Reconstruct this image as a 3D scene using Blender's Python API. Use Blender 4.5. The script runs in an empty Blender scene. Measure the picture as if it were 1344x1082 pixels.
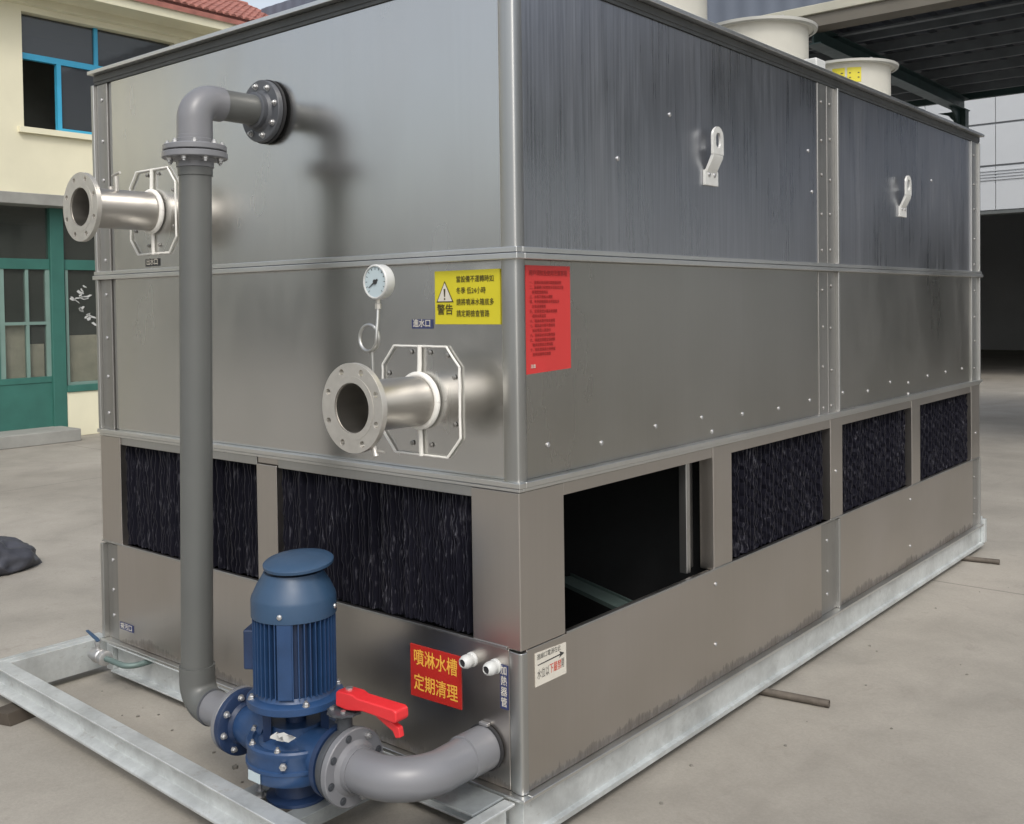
import bpy, bmesh, math, random
from mathutils import Vector, Matrix, Euler
random.seed(7)
S = bpy.context.scene
COL = S.collection
R = math.radians

# ------------------------------------------------------------------ camera
cd = bpy.data.cameras.new('camera'); cam = bpy.data.objects.new('camera', cd); COL.objects.link(cam); S.camera = cam
M = Matrix(((0.7679474717, -0.0050653516, 0.6404927969), (0.6403637505, 0.0276449889, -0.7675741147), (-0.0138183835, 0.9996049704, 0.0244735669)))
cam.matrix_world = Matrix.Translation((2.02311258, -2.44635384, 1.54293434)) @ M.to_4x4()
cd.sensor_fit = 'HORIZONTAL'; cd.sensor_width = 36.0; cd.lens = 36.0*1343.916/1344.0
cd.shift_y = -108.193/1344.0
cd.clip_start = 0.05; cd.clip_end = 500

# ------------------------------------------------------------------ world, sun, exposure
SUN_EL, SUN_AZ = 48.0, 135.0      # azimuth measured from +Y clockwise: the sun stands to the right and behind the camera
w = bpy.data.worlds.new('World'); S.world = w; w.use_nodes = True
nt = w.node_tree; nt.nodes.clear()
sky = nt.nodes.new('ShaderNodeTexSky'); sky.sky_type = 'NISHITA'; sky.sun_disc = False
sky.sun_elevation = R(SUN_EL); sky.sun_rotation = R(SUN_AZ); sky.air_density = 1.2; sky.dust_density = 4.0; sky.ozone_density = 1.5
hs = nt.nodes.new('ShaderNodeHueSaturation'); hs.inputs['Saturation'].default_value = 0.42; hs.inputs['Value'].default_value = 1.0
bg = nt.nodes.new('ShaderNodeBackground'); bg.inputs['Strength'].default_value = 0.15
wo = nt.nodes.new('ShaderNodeOutputWorld')
nt.links.new(sky.outputs[0], hs.inputs['Color']); nt.links.new(hs.outputs[0], bg.inputs[0]); nt.links.new(bg.outputs[0], wo.inputs[0])
sd = bpy.data.lights.new('sun', 'SUN'); sd.energy = 0.8; sd.angle = R(16); sd.color = (1, 0.96, 0.88)
so = bpy.data.objects.new('sun', sd); COL.objects.link(so)
dv = Vector((math.sin(R(SUN_AZ))*math.cos(R(SUN_EL)), math.cos(R(SUN_AZ))*math.cos(R(SUN_EL)), math.sin(R(SUN_EL))))
so.rotation_euler = dv.to_track_quat('Z', 'Y').to_euler()
S.view_settings.view_transform = 'Standard'; S.view_settings.look = 'None'; S.view_settings.gamma = 1.0
S.view_settings.exposure = 0.42
S.render.engine = 'CYCLES'
S.render.resolution_x = 1024; S.render.resolution_y = 824
S.cycles.max_bounces = 8; S.cycles.glossy_bounces = 5

# ------------------------------------------------------------------ materials
class NT:
    def __init__(s, name):
        s.m = bpy.data.materials.new(name); s.m.use_nodes = True; s.t = s.m.node_tree
        s.b = s.t.nodes['Principled BSDF']
    def n(s, ty, **k):
        x = s.t.nodes.new(ty)
        for a, v in k.items():
            if a.startswith('i_'):
                x.inputs[a[2:].replace('_', ' ')].default_value = v
            else: setattr(x, a, v)
        return x
    def l(s, a, b): s.t.links.new(a, b)
    def coords(s, kind, scale):
        if kind == 'world':
            o = s.n('ShaderNodeNewGeometry').outputs['Position']
        else:
            o = s.n('ShaderNodeTexCoord').outputs['Object']
        mp = s.n('ShaderNodeMapping'); mp.inputs['Scale'].default_value = scale
        s.l(o, mp.inputs['Vector']); return mp.outputs[0]
    def noise(s, vec, scale, detail=4, rough=.55, dist=0):
        n = s.n('ShaderNodeTexNoise'); n.inputs['Scale'].default_value = scale; n.inputs['Detail'].default_value = detail
        n.inputs['Roughness'].default_value = rough; n.inputs['Distortion'].default_value = dist
        s.l(vec, n.inputs['Vector']); return n.outputs['Fac']
    def ramp(s, fac, stops):
        r = s.n('ShaderNodeValToRGB'); e = r.color_ramp.elements
        while len(e) < len(stops): e.new(.5)
        for q, (p, c) in zip(e, stops):
            q.position = p; q.color = (c[0], c[1], c[2], 1) if hasattr(c, '__len__') else (c, c, c, 1)
        s.l(fac, r.inputs[0]); return r.outputs[0]
    def mix(s, fac, a, b, mode='MIX'):
        m = s.n('ShaderNodeMix'); m.data_type = 'RGBA'; m.blend_type = mode
        def put(v, i):
            if hasattr(v, 'is_output'): s.l(v, m.inputs[i])
            elif hasattr(v, '__len__'): m.inputs[i].default_value = (v[0], v[1], v[2], 1)
            else: m.inputs[i].default_value = v
        put(fac, 0); put(a, 6); put(b, 7); return m.outputs[2]
    def math(s, op, a, b=None, c=None):
        m = s.n('ShaderNodeMath', operation=op)
        for i, v in enumerate((a, b, c)):
            if v is None: continue
            if hasattr(v, 'is_output'): s.l(v, m.inputs[i])
            else: m.inputs[i].default_value = v
        return m.outputs[0]
    def bump(s, h, strength, dist=.002, prev=None):
        b = s.n('ShaderNodeBump'); b.inputs['Strength'].default_value = strength; b.inputs['Distance'].default_value = dist
        s.l(h, b.inputs['Height'])
        if prev: s.l(prev, b.inputs['Normal'])
        s.l(b.outputs[0], s.b.inputs['Normal']); return b.outputs[0]

def simple(name, col, rough=.6, metal=0.0, var=.15, scale=6.0, bump=0.0, bscale=60.0, spec=.5):
    k = NT(name); v = k.coords('object', (1, 1, 1)); f = k.noise(v, scale, 5)
    a = [c*(1-var) for c in col]; b = [min(1, c*(1+var)) for c in col]
    k.l(k.ramp(f, [(.3, a), (.7, b)]), k.b.inputs['Base Color'])
    k.b.inputs['Metallic'].default_value = metal
    f2 = k.noise(v, scale*3, 3)
    k.l(k.math('MULTIPLY_ADD', f2, .18, rough-.09), k.b.inputs['Roughness'])
    k.b.inputs['Specular IOR Level'].default_value = spec
    if bump: k.bump(k.noise(v, bscale, 4), bump, .002)
    return k.m

def steel(name, col, rough, streak=.10, wav=.35, grime=0, streak_axis='z', blotch=.12, dust=.05, fr=52):
    """brushed stainless sheet: vertical brushing in colour, gloss and relief, with slow waviness of thin sheet"""
    k = NT(name)
    sc = (1, 1, .018) if streak_axis == 'z' else (.018, .018, 1)
    v = k.coords('world', sc); st = k.noise(v, fr, 2, .6)
    st2 = k.noise(v, 22, 3, .6)
    vw = k.coords('world', (1, 1, .8)); bl = k.noise(vw, 1.6, 4, .5)
    sp = k.noise(k.coords('world', (1, 1, .3)), 14, 2, .5)
    c = k.ramp(st, [(.25, [x*(1-streak) for x in col]), (.75, [x*(1+streak) for x in col])])
    c = k.mix(.6, c, k.ramp(bl, [(.3, [1-blotch, 1-blotch*.9, 1-blotch*1.1]), (.7, [1, 1, 1])]), 'MULTIPLY')
    k.b.inputs['Metallic'].default_value = 1.0
    r = k.math('MULTIPLY_ADD', st, streak*1.2, rough-streak*.6)
    r = k.math('ADD', r, k.math('MULTIPLY_ADD', bl, .16, -.08))
    sm = k.ramp(k.noise(k.coords('world', (1, 1, .5)), 2.6, 2, .5, .6), [(.4, 0), (.75, .07)]); r = k.math('ADD', r, sm)
    r = k.math('ADD', r, k.math('MULTIPLY_ADD', sp, .05, -.025))
    # dust veil / dried runs
    run = k.noise(k.coords('world', (1, 1, .10)), 7, 2, .5, .3)
    vf = k.ramp(run, [(.55, 0), (.85, dust)])
    c = k.mix(vf, c, (.36, .34, .30)); r = k.math('ADD', r, k.math('MULTIPLY', vf, .8))
    metal = k.math('SUBTRACT', 1.0, k.math('MULTIPLY', vf, .9))
    if grime:
        z = k.n('ShaderNodeSeparateXYZ'); k.l(k.n('ShaderNodeNewGeometry').outputs['Position'], z.inputs[0])
        n1 = k.noise(k.coords('world', (1, 1, .22)), 26, 6, .75); n2 = k.noise(k.coords('world', (1, 1, 1)), 2.2, 3)
        hgt = k.math('MULTIPLY_ADD', n1, .10, k.math('MULTIPLY', n2, .15))
        g = k.math('SUBTRACT', k.math('ADD', hgt, -.090), z.outputs[2])
        g = k.math('MULTIPLY', g, 16.0); g = k.ramp(g, [(0.0, 0), (.8, .85)])
        c = k.mix(k.math('POWER', g, .45), c, (.075, .060, .046)); r = k.math('ADD', r, k.math('MULTIPLY', g, .4))
        metal = k.math('SUBTRACT', metal, k.math('MULTIPLY', g, .6))
    k.l(metal, k.b.inputs['Metallic'])
    k.l(c, k.b.inputs['Base Color']); k.l(r, k.b.inputs['Roughness'])
    p = k.bump(st, streak*.35, .0005)
    k.bump(k.noise(k.coords('world', (1, 1, .7)), 1.1, 2, .4), wav, .010, p)
    k.b.inputs['Anisotropic'].default_value = 0.0
    return k.m

def galv(name, col=(.63, .66, .66), rough=.42):
    k = NT(name); v = k.coords('world', (1, 1, 1))
    vo = k.n('ShaderNodeTexVoronoi'); vo.inputs['Scale'].default_value = 55; k.l(v, vo.inputs['Vector'])
    sp = k.n('ShaderNodeSeparateColor'); k.l(vo.outputs['Color'], sp.inputs[0])
    f = k.noise(v, 5, 6, .65)
    c = k.ramp(f, [(.3, [x*.72 for x in col]), (.55, col), (.75, [x*1.15 for x in col])])
    c = k.mix(.5, c, k.ramp(sp.outputs[0], [(0, .84), (1, 1.0)]), 'MULTIPLY')
    d = k.noise(k.coords('world', (1, 1, 2)), 17, 6, .7)
    df = k.ramp(d, [(.6, 0), (.78, .6)]); c = k.mix(df, c, (.20, .17, .13))
    k.l(c, k.b.inputs['Base Color'])
    k.l(k.math('MULTIPLY_ADD', df, -.5, .55), k.b.inputs['Metallic'])
    k.l(k.math('ADD', k.math('MULTIPLY_ADD', f, .25, rough-.12), k.math('MULTIPLY', df, .3)), k.b.inputs['Roughness'])
    k.bump(f, .25, .002)
    return k.m

def concrete():
    k = NT('yard concrete'); v = k.coords('world', (1, 1, 1))
    big = k.noise(v, .35, 5, .55, .3); mid = k.noise(v, 2.3, 6, .62, .5); fine = k.noise(v, 90, 5, .7); blot = k.noise(v, 5.5, 5, .7, .8)
    c = k.ramp(big, [(.3, (.235, .217, .188)), (.5, (.305, .285, .249)), (.7, (.375, .350, .310))])
    c = k.mix(.75, c, k.ramp(mid, [(.3, .76), (.5, .95), (.7, 1.08)]), 'MULTIPLY')
    c = k.mix(.8, c, k.ramp(fine, [(.3, .86), (.7, 1.08)]), 'MULTIPLY')
    s = k.ramp(blot, [(.60, 0), (.72, .5)]); c = k.mix(s, c, (.20, .18, .155))
    gr = k.ramp(k.noise(v, 260, 2, .6), [(.66, 0), (.74, .55)]); c = k.mix(gr, c, (.15, .135, .115))
    ty = k.ramp(k.noise(k.coords('world', (1.0, .12, 1)), 3.2, 5, .7, .5), [(.58, 0), (.74, .28)]); c = k.mix(ty, c, (.17, .155, .135))
    # slab joints every 5 m, slightly wavering; trowel arcs
    sx = k.n('ShaderNodeSeparateXYZ'); k.l(k.n('ShaderNodeNewGeometry').outputs['Position'], sx.inputs[0])
    wv = k.math('MULTIPLY_ADD', mid, .03, 0)
    jm = None
    for i, off in ((0, 2.0), (1, 2.0)):
        q = k.math('ADD', k.math('ADD', sx.outputs[i], off), wv)
        q = k.math('ABSOLUTE', k.math('SUBTRACT', k.math('FRACT', k.math('DIVIDE', q, 12.0)), .5))
        q = k.math('LESS_THAN', q, .0007); jm = q if jm is None else k.math('MAXIMUM', jm, q)
    c = k.mix(k.math('MULTIPLY', jm, .55), c, (.10, .09, .08))
    cr = k.n('ShaderNodeTexVoronoi'); cr.feature = 'DISTANCE_TO_EDGE'; cr.inputs['Scale'].default_value = .42
    wob = k.n('ShaderNodeVectorMath', operation='MULTIPLY_ADD'); nz = k.n('ShaderNodeTexNoise'); nz.inputs['Scale'].default_value = 3; nz.inputs['Detail'].default_value = 6
    k.l(v, nz.inputs['Vector']); k.l(nz.outputs['Color'], wob.inputs[0]); wob.inputs[1].default_value = (.5, .5, .5); k.l(v, wob.inputs[2]); k.l(wob.outputs[0], cr.inputs['Vector'])
    cf = k.math('LESS_THAN', cr.outputs['Distance'], .0009); c = k.mix(k.math('MULTIPLY', cf, .12), c, (.13, .12, .11))
    k.l(c, k.b.inputs['Base Color'])
    k.l(k.math('MULTIPLY_ADD', mid, .25, .62), k.b.inputs['Roughness'])
    p = k.bump(fine, .35, .004); k.bump(mid, .3, .02, p)
    return k.m

MT = {}
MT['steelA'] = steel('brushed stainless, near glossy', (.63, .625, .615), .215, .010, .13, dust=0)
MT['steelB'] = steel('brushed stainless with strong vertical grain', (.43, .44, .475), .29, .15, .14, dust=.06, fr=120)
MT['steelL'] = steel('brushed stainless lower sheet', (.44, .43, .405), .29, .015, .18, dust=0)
MT['basin'] = steel('stainless basin sheet with dirt along the foot', (.55, .515, .485), .30, .012, .18, grime=1, dust=0)
MT['trim'] = steel('stainless trim', (.50, .50, .49), .37, .03, .10, dust=0)
MT['lip'] = steel('bright folded stainless lip', (.74, .74, .73), .30, .02, .06, dust=0)
MT['trimD'] = steel('duller stainless strip', (.40, .39, .375), .42, .08, .12)
MT['band'] = simple('painted rim shade', (.07, .074, .074), .45, .3, .15, 8)  # shade below the top lip, put into the strip's own colour
MT['pipeS'] = steel('polished stainless pipe', (.47, .45, .42), .36, .04, .05, streak_axis='x')
MT['flangeS'] = simple('machined pale flange', (.56, .54, .50), .42, .75, .08, 20, .15, 120)
MT['bolt'] = simple('zinc bolt', (.50, .50, .50), .42, .85, .1, 30)
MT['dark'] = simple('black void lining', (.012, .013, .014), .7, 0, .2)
k = NT('black pvc fill sheet'); v = k.coords('world', (1, 1, .22)); f = k.noise(v, 85, 3, .65); f2 = k.noise(k.coords('world', (1, 1, 1)), 5, 3)
k.l(k.mix(k.ramp(k.math('ADD', f, k.math('MULTIPLY_ADD', f2, .3, -.15)), [(.58, 0), (.74, 1)]), (.012, .012, .019), (.10, .10, .12)), k.b.inputs['Base Color']); k.b.inputs['Roughness'].default_value = .32
k.bump(f, .25, .002); MT['fill'] = k.m
MT['galv'] = galv('galvanised steel')
MT['galvD'] = galv('dull galvanised steel', (.34, .37, .38), .5)
MT['pvc'] = simple('grey pvc pipe', (.098, .102, .098), .4, 0, .05, 5, .06, 40)
MT['pvcL'] = simple('grey pvc fitting', (.165, .168, .180), .36, 0, .05, 6, .06, 40)
MT['pvcD'] = simple('dark grey pvc flange', (.075, .08, .09), .42, 0, .12, 12, .15, 60)
MT['rubber'] = simple('black rubber', (.018, .018, .02), .7, 0, .2)
MT['blue'] = simple('blue pump enamel', (.017, .048, .122), .40, 0, .22, 9, .3, 70)
MT['blueD'] = simple('dark blue cast iron', (.012, .028, .075), .45, 0, .2, 9, .35, 60)
MT['blueT'] = simple('blue grey sheet cover', (.026, .060, .115), .42, 0, .10, 7, .08, 60)
MT['iron'] = simple('dark cast valve body', (.055, .06, .068), .5, .2, .2, 12, .3, 60)
MT['red'] = simple('red plastic lever', (.62, .025, .03), .4, 0, .08, 8, .05)
MT['silic'] = simple('white sealant bead', (.72, .71, .67), .55, 0, .06, 30, .5, 80)
MT['white'] = simple('white plastic', (.52, .53, .52), .4, 0, .05, 10)
MT['dial'] = simple('gauge dial', (.42, .50, .53), .3, 0, .03, 10)
MT['lug'] = simple('pale galvanised lug', (.66, .66, .63), .45, .35, .08, 20, .2, 90)
MT['yellow'] = simple('yellow sign vinyl', (.56, .49, .02), .42, 0, .05, 4)
MT['yblack'] = simple('dark print', (.05, .04, .01), .5, 0, .05)
MT['redsign'] = simple('red sign vinyl', (.42, .02, .015), .42, 0, .10, 5)
MT['gold'] = simple('golden print', (.78, .42, .06), .45, 0, .1, 30)
MT['redpaper'] = simple('red laminated sheet', (.50, .035, .033), .35, 0, .05, 4)
MT['redink'] = simple('dark red print', (.26, .018, .016), .5, 0, .05)
MT['paper'] = simple('off white paper', (.58, .55, .48), .6, 0, .06, 14)
MT['ink'] = simple('black print', (.03, .03, .03), .5, 0, .05)
MT['inkred'] = simple('red print', (.55, .08, .05), .5, 0, .05)
MT['bluelab'] = simple('dark blue label', (.035, .045, .12), .4, 0, .05)
MT['blacklab'] = simple('black label', (.02, .02, .022), .4, 0, .05)
MT['fan'] = simple('cream fan cylinder', (.56, .55, .49), .45, 0, .07, 4, .1, 40)
MT['fanrim'] = simple('grey fan rim', (.44, .44, .41), .45, .2, .1, 6)
MT['stucco'] = simple('cream stucco', (.70, .665, .50), .85, 0, .09, .8, .35, 60)
MT['stuccoW'] = simple('pale cream moulding', (.72, .69, .52), .8, 0, .06, 1.5, .2, 40)
MT['slabgrey'] = simple('weathered grey slab edge', (.27, .27, .25), .8, 0, .15, 3, .3, 30)
MT['bluefr'] = simple('bright blue window frame', (.05, .36, .58), .4, 0, .06)
MT['green'] = simple('green painted steel', (.035, .135, .11), .5, 0, .12, 3, .1, 30)
MT['shutter'] = simple('beige reflection shutter', (.36, .35, .29), .7, 0, .1, 2)
MT['greenL'] = simple('pale green window frame', (.17, .26, .23), .5, 0, .1, 3)
MT['tile'] = simple('red clay roof tile', (.30, .12, .095), .8, 0, .28, 5.0, .3, 40)
MT['roomdark'] = simple('dark room behind glass', (.10, .105, .10), .9, 0, .3, 1.0)
MT['curtain'] = simple('pale curtain', (.60, .58, .44), .9, 0, .15, 5)
MT['canopy'] = simple('dark blue green roof sheet', (.016, .022, .034), .6, 0, .2, 1.5)
MT['beam'] = simple('dark green steel beam', (.020, .045, .045), .5, 0, .2, 3)
MT['purlin'] = simple('dusty galvanised purlin', (.11, .125, .14), .6, .2, .2, 3)
MT['parapet'] = simple('blue grey sheet parapet', (.115, .135, .175), .5, 0, .06, 1.0)
MT['fascia'] = simple('pale gutter', (.42, .41, .34), .6, 0, .1, 2)
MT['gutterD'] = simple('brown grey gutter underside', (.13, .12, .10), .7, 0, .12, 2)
MT['hallwall'] = simple('pale grey wall sheet', (.47, .49, .51), .6, 0, .05, 1.0)
MT['hallgap'] = simple('grey wall backing', (.20, .21, .22), .7, 0, .1)
MT['hallseam'] = simple('dark wall seam', (.10, .11, .11), .7, 0, .1)
MT['brace'] = simple('greenish galvanised brace', (.12, .17, .16), .5, .3, .1, 6)
MT['rust'] = simple('rusty steel tube', (.105, .09, .075), .7, .3, .35, 14, .5, 60)
MT['tarp'] = simple('dark grey crumpled sheeting', (.055, .058, .072), .5, 0, .25, 8, .5, 30)
MT['wood'] = simple('dark timber', (.05, .04, .03), .8, 0, .3, 10)
MT['stone'] = simple('small stone', (.16, .15, .13), .9, 0, .3, 10, .4, 50)
MT['concrete'] = concrete()
def glass(name, col, rough=.06, alpha=.75):
    k = NT(name); v = k.coords('object', (1, 1, 1)); k.b.inputs['Base Color'].default_value = (*col, 1)
    k.b.inputs['Roughness'].default_value = rough; k.b.inputs['Specular IOR Level'].default_value = .8
    k.b.inputs['Alpha'].default_value = alpha; k.bump(k.noise(v, 2.2, 2), .12, .02); return k.m
MT['glass'] = glass('dark window glass', (.06, .066, .072))
MT['glassG'] = glass('greenish window glass', (.075, .085, .075), .06, .3)

# ------------------------------------------------------------------ mesh builder
def axis_mat(p, d):
    q = Vector(d).normalized().to_track_quat('Z', 'Y'); return Matrix.Translation(p) @ q.to_matrix().to_4x4()
class MB:
    def __init__(s): s.v = []; s.f = []
    def add(s, vs, fs, mat=None):
        o = len(s.v)
        for v in vs:
            v = Vector(v); s.v.append(mat @ v if mat else v)
        s.f += [tuple(i+o for i in f) for f in fs]; return s
    def box(s, x0, x1, y0, y1, z0, z1, mat=None):
        x0, x1 = sorted((x0, x1)); y0, y1 = sorted((y0, y1)); z0, z1 = sorted((z0, z1))
        return s.add([(x0,y0,z0),(x1,y0,z0),(x1,y1,z0),(x0,y1,z0),(x0,y0,z1),(x1,y0,z1),(x1,y1,z1),(x0,y1,z1)],
              [(0,3,2,1),(4,5,6,7),(0,1,5,4),(1,2,6,5),(2,3,7,6),(3,0,4,7)], mat)
    def lathe(s, p, d, prof, n=32, cap0=True, cap1=True):
        """prof: list of (radius, height along d)"""
        m = axis_mat(p, d); vs = []; fs = []
        for r, h in prof:
            for i in range(n):
                a = 2*math.pi*i/n; vs.append((r*math.cos(a), r*math.sin(a), h))
        for j in range(len(prof)-1):
            for i in range(n):
                a = j*n+i; b = j*n+(i+1) % n; fs.append((a, b, b+n, a+n))
        if cap0: fs.append(tuple(reversed(range(n))))
        if cap1: fs.append(tuple((len(prof)-1)*n+i for i in range(n)))
        return s.add(vs, fs, m)
    def tube(s, path, r, n=24, caps=True, r_end=None):
        P = [Vector(p) for p in path]; K = len(P); vs = []; fs = []
        t0 = (P[1]-P[0]).normalized(); up = Vector((0, 0, 1)) if abs(t0.z) < .9 else Vector((0, 1, 0))
        nrm = (up - t0*up.dot(t0)).normalized()
        for i in range(K):
            t = (P[min(i+1, K-1)]-P[max(i-1, 0)]).normalized()
            nrm = (nrm - t*nrm.dot(t)).normalized(); bi = t.cross(nrm)
            rr = r if r_end is None else r+(r_end-r)*i/(K-1)
            for j in range(n):
                a = 2*math.pi*j/n; vs.append(P[i]+nrm*(rr*math.cos(a))+bi*(rr*math.sin(a)))
        for i in range(K-1):
            for j in range(n):
                a = i*n+j; b = i*n+(j+1) % n; fs.append((a, b, b+n, a+n))
        if caps: fs.append(tuple(reversed(range(n)))); fs.append(tuple((K-1)*n+j for j in range(n)))
        return s.add(vs, fs)
    def prism(s, poly, o, u, w, d):
        """polygon (a,b) at o + a*u + b*w, extruded by vector d"""
        o, u, w, d = map(Vector, (o, u, w, d)); n = len(poly)
        vs = [o+u*a+w*b for a, b in poly]+[o+u*a+w*b+d for a, b in poly]
        ar = sum(poly[i][0]*poly[(i+1) % n][1]-poly[(i+1) % n][0]*poly[i][1] for i in range(n))
        flip = (ar > 0) == (u.cross(w).dot(d) > 0)
        fs = [tuple(range(n)), tuple(range(2*n-1, n-1, -1))]+[(i, i+n, (i+1) % n+n, (i+1) % n) for i in range(n)]
        if flip: fs = [tuple(reversed(f)) for f in fs]
        return s.add(vs, fs)
    def build(s, name, mat, parent=None, bevel=0, sharp=35, flat=False, kind=None):
        lo = Vector([min(v[i] for v in s.v) for i in range(3)]); hi = Vector([max(v[i] for v in s.v) for i in range(3)])
        c = Vector(((lo.x+hi.x)/2, (lo.y+hi.y)/2, lo.z))
        me = bpy.data.meshes.new(name); me.from_pydata([v-c for v in s.v], [], s.f); me.update()
        return finish(me, name, mat, parent, c, bevel, sharp, flat, kind)
WP = {}
def wpos(o): return WP.get(o.name, Vector((0, 0, 0))) if o else Vector((0, 0, 0))
def finish(me, name, mat, parent, c, bevel=0, sharp=35, flat=False, kind=None):
    me.materials.append(MT[mat] if isinstance(mat, str) else mat)
    o = bpy.data.objects.new(name, me); COL.objects.link(o); o.parent = parent
    o.location = Vector(c)-wpos(parent); WP[o.name] = Vector(c)
    if not flat:
        me.polygons.foreach_set('use_smooth', [True]*len(me.polygons))
        if bevel:
            b = o.modifiers.new('bevel', 'BEVEL'); b.width = bevel; b.segments = 2; b.limit_method = 'ANGLE'; b.angle_limit = R(35); b.harden_normals = True
        else: me.set_sharp_from_angle(angle=R(sharp))
    if kind: o['kind'] = kind
    return o
def root(name, label, cat, loc, group=None):
    o = bpy.data.objects.new(name, None); COL.objects.link(o); o.location = loc; o.empty_display_size = .1
    WP[o.name] = Vector(loc); return tag(o, label, cat, group)
def tag(o, label, cat, group=None):
    o['label'] = label; o['category'] = cat
    if group: o['group'] = group
    return o
def struct(o): o['kind'] = 'structure'; return o
def copy_at(src, loc, parent, rot=None):
    o = src.copy(); COL.objects.link(o); o.parent = parent; o.location = Vector(loc)-wpos(parent)
    if rot is not None: o.rotation_euler = rot
    WP[o.name] = Vector(loc); return o
def arc(c, r, a0, a1, u, w, n=12):
    c, u, w = Vector(c), Vector(u), Vector(w)
    return [c+u*(r*math.cos(a0+(a1-a0)*i/n))+w*(r*math.sin(a0+(a1-a0)*i/n)) for i in range(n+1)]
def circ(cx, cy, r, n=28): return [(cx+r*math.cos(2*math.pi*i/n), cy+r*math.sin(2*math.pi*i/n)) for i in range(n)]
def plate(name, loops, thick, o, u, w, mat, parent=None, bevel=0):
    """flat plate with real holes: loops[0] outline, others holes; lies in the u,w plane at o, thick along u x w"""
    cu = bpy.data.curves.new('tmp', 'CURVE'); cu.dimensions = '2D'; cu.fill_mode = 'BOTH'; cu.extrude = thick/2
    for lp in loops:
        sp = cu.splines.new('POLY'); sp.points.add(len(lp)-1); sp.use_cyclic_u = True
        for q, (a, b) in zip(sp.points, lp): q.co = (a, b, 0, 1)
    to = bpy.data.objects.new('tmp', cu); COL.objects.link(to)
    bpy.context.view_layer.update()
    me = bpy.data.meshes.new_from_object(to.evaluated_get(bpy.context.evaluated_depsgraph_get()))
    bpy.data.objects.remove(to); bpy.data.curves.remove(cu)
    u, w = Vector(u).normalized(), Vector(w).normalized(); nn = u.cross(w)
    m = Matrix((u, w, nn)).transposed().to_4x4()
    me.transform(m); me.transform(Matrix.Translation(nn*(thick/2)))
    bm = bmesh.new(); bm.from_mesh(me); bmesh.ops.remove_doubles(bm, verts=bm.verts, dist=1e-5); bm.to_mesh(me); bm.free()
    me.materials.clear(); me.name = name
    return finish(me, name, mat, parent, o, bevel)
def text(name, body, size, o, u, w, mat, parent, align='LEFT', sx=1.0, bold=0.0, valign='TOP', spacing=1.0):
    """flat printed lettering in the u,w plane"""
    cu = bpy.data.curves.new('tmp', 'FONT'); cu.body = body; cu.size = size; cu.align_x = align; cu.align_y = valign
    cu.space_line = spacing; cu.resolution_u = 2
    to = bpy.data.objects.new('tmp', cu); COL.objects.link(to); bpy.context.view_layer.update()
    me = bpy.data.meshes.new_from_object(to.evaluated_get(bpy.context.evaluated_depsgraph_get()))
    bpy.data.objects.remove(to); bpy.data.curves.remove(cu)
    u, w = Vector(u).normalized(), Vector(w).normalized(); nn = u.cross(w)
    me.transform(Matrix.Diagonal((sx, 1, 1, 1))); me.transform(Matrix((u, w, nn)).transposed().to_4x4())
    if bold:
        bm = bmesh.new(); bm.from_mesh(me)
        for k, (du, dw) in enumerate(((bold, 0), (0, bold), (bold, bold))):
            m2 = me.copy(); m2.transform(Matrix.Translation(u*du+w*dw+nn*(.00008*(k+1)))); bm.from_mesh(m2); bpy.data.meshes.remove(m2)
        bm.to_mesh(me); bm.free()
    me.materials.clear(); me.name = name
    ob = finish(me, name, mat, parent, o, flat=True)
    return ob
X, Y, Z = Vector((1, 0, 0)), Vector((0, 1, 0)), Vector((0, 0, 1))
GZ = -0.184; W_, L_ = 2.54, 4.93

# ------------------------------------------------------------------ ground
g = MB(); n = 8
g.add([(-150, -150, GZ), (150, -150, GZ), (150, 150, GZ), (-150, 150, GZ)], [(0, 1, 2, 3)])
struct(g.build('ground', 'concrete', flat=True))

# ------------------------------------------------------------------ left house
HX = -11.6
house = root('house', 'cream two storey house with red tiled roof behind the tower on the left', 'house', (HX, 0, GZ))
D = .35
def bx(par, name, mat, *a, bevel=0): return MB().box(*a).build(name, mat, par, bevel)
Y0, Y1 = -6.0, 8.25
wl = MB()
wl.box(HX-5, HX, Y0, 3.88, 3.08, 5.86); wl.box(HX-5, HX, 3.88, 6.14, 3.08, 3.98); wl.box(HX-5, HX, 3.88, 6.14, 5.5, 5.86); wl.box(HX-5, HX, 6.14, Y1, 3.08, 5.86)
wl.build('wall', 'stucco', house)
# window bay upstairs
bx(house, 'room_back', 'roomdark', HX-1.2, HX-1.15, 3.88, 6.14, 3.98, 5.5)
def frame(par, bars, mat, x0, x1):
    m = MB()
    for (a, b, c, d) in bars: m.box(x0, x1, a, b, c, d)
    return m
fx0, fx1 = HX-.16, HX-.09
wf = frame(house, [(3.88, 6.14, 4.90, 4.98), (4.93, 4.985, 4.98, 5.5), (4.385, 4.445, 3.98, 4.90), (4.445, 6.14, 3.98, 4.035), (5.30, 5.36, 4.035, 4.90)], 'bluefr', fx0, fx1).build('window_frame', 'bluefr', house)
for a, b, c, d in ((3.89, 4.93, 4.98, 5.49), (4.985, 6.13, 4.98, 5.49), (4.445, 5.30, 4.035, 4.90), (5.36, 6.13, 4.035, 4.90)):
    bx(wf, 'pane', 'glass', HX-.13, HX-.122, a, b, c, d)
bx(house, 'window_sill', 'stuccoW', HX, HX+.06, 3.80, 6.22, 3.90, 3.975)
for a, b in ((-6.0, -3.6), (-3.55, -1.3), (-1.25, .95)): bx(house, 'unseen_shutter', 'shutter', HX-.30, HX-.25, a, b, GZ, 2.93)  # made-up shutters out of view, toned for the front face reflection
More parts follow.
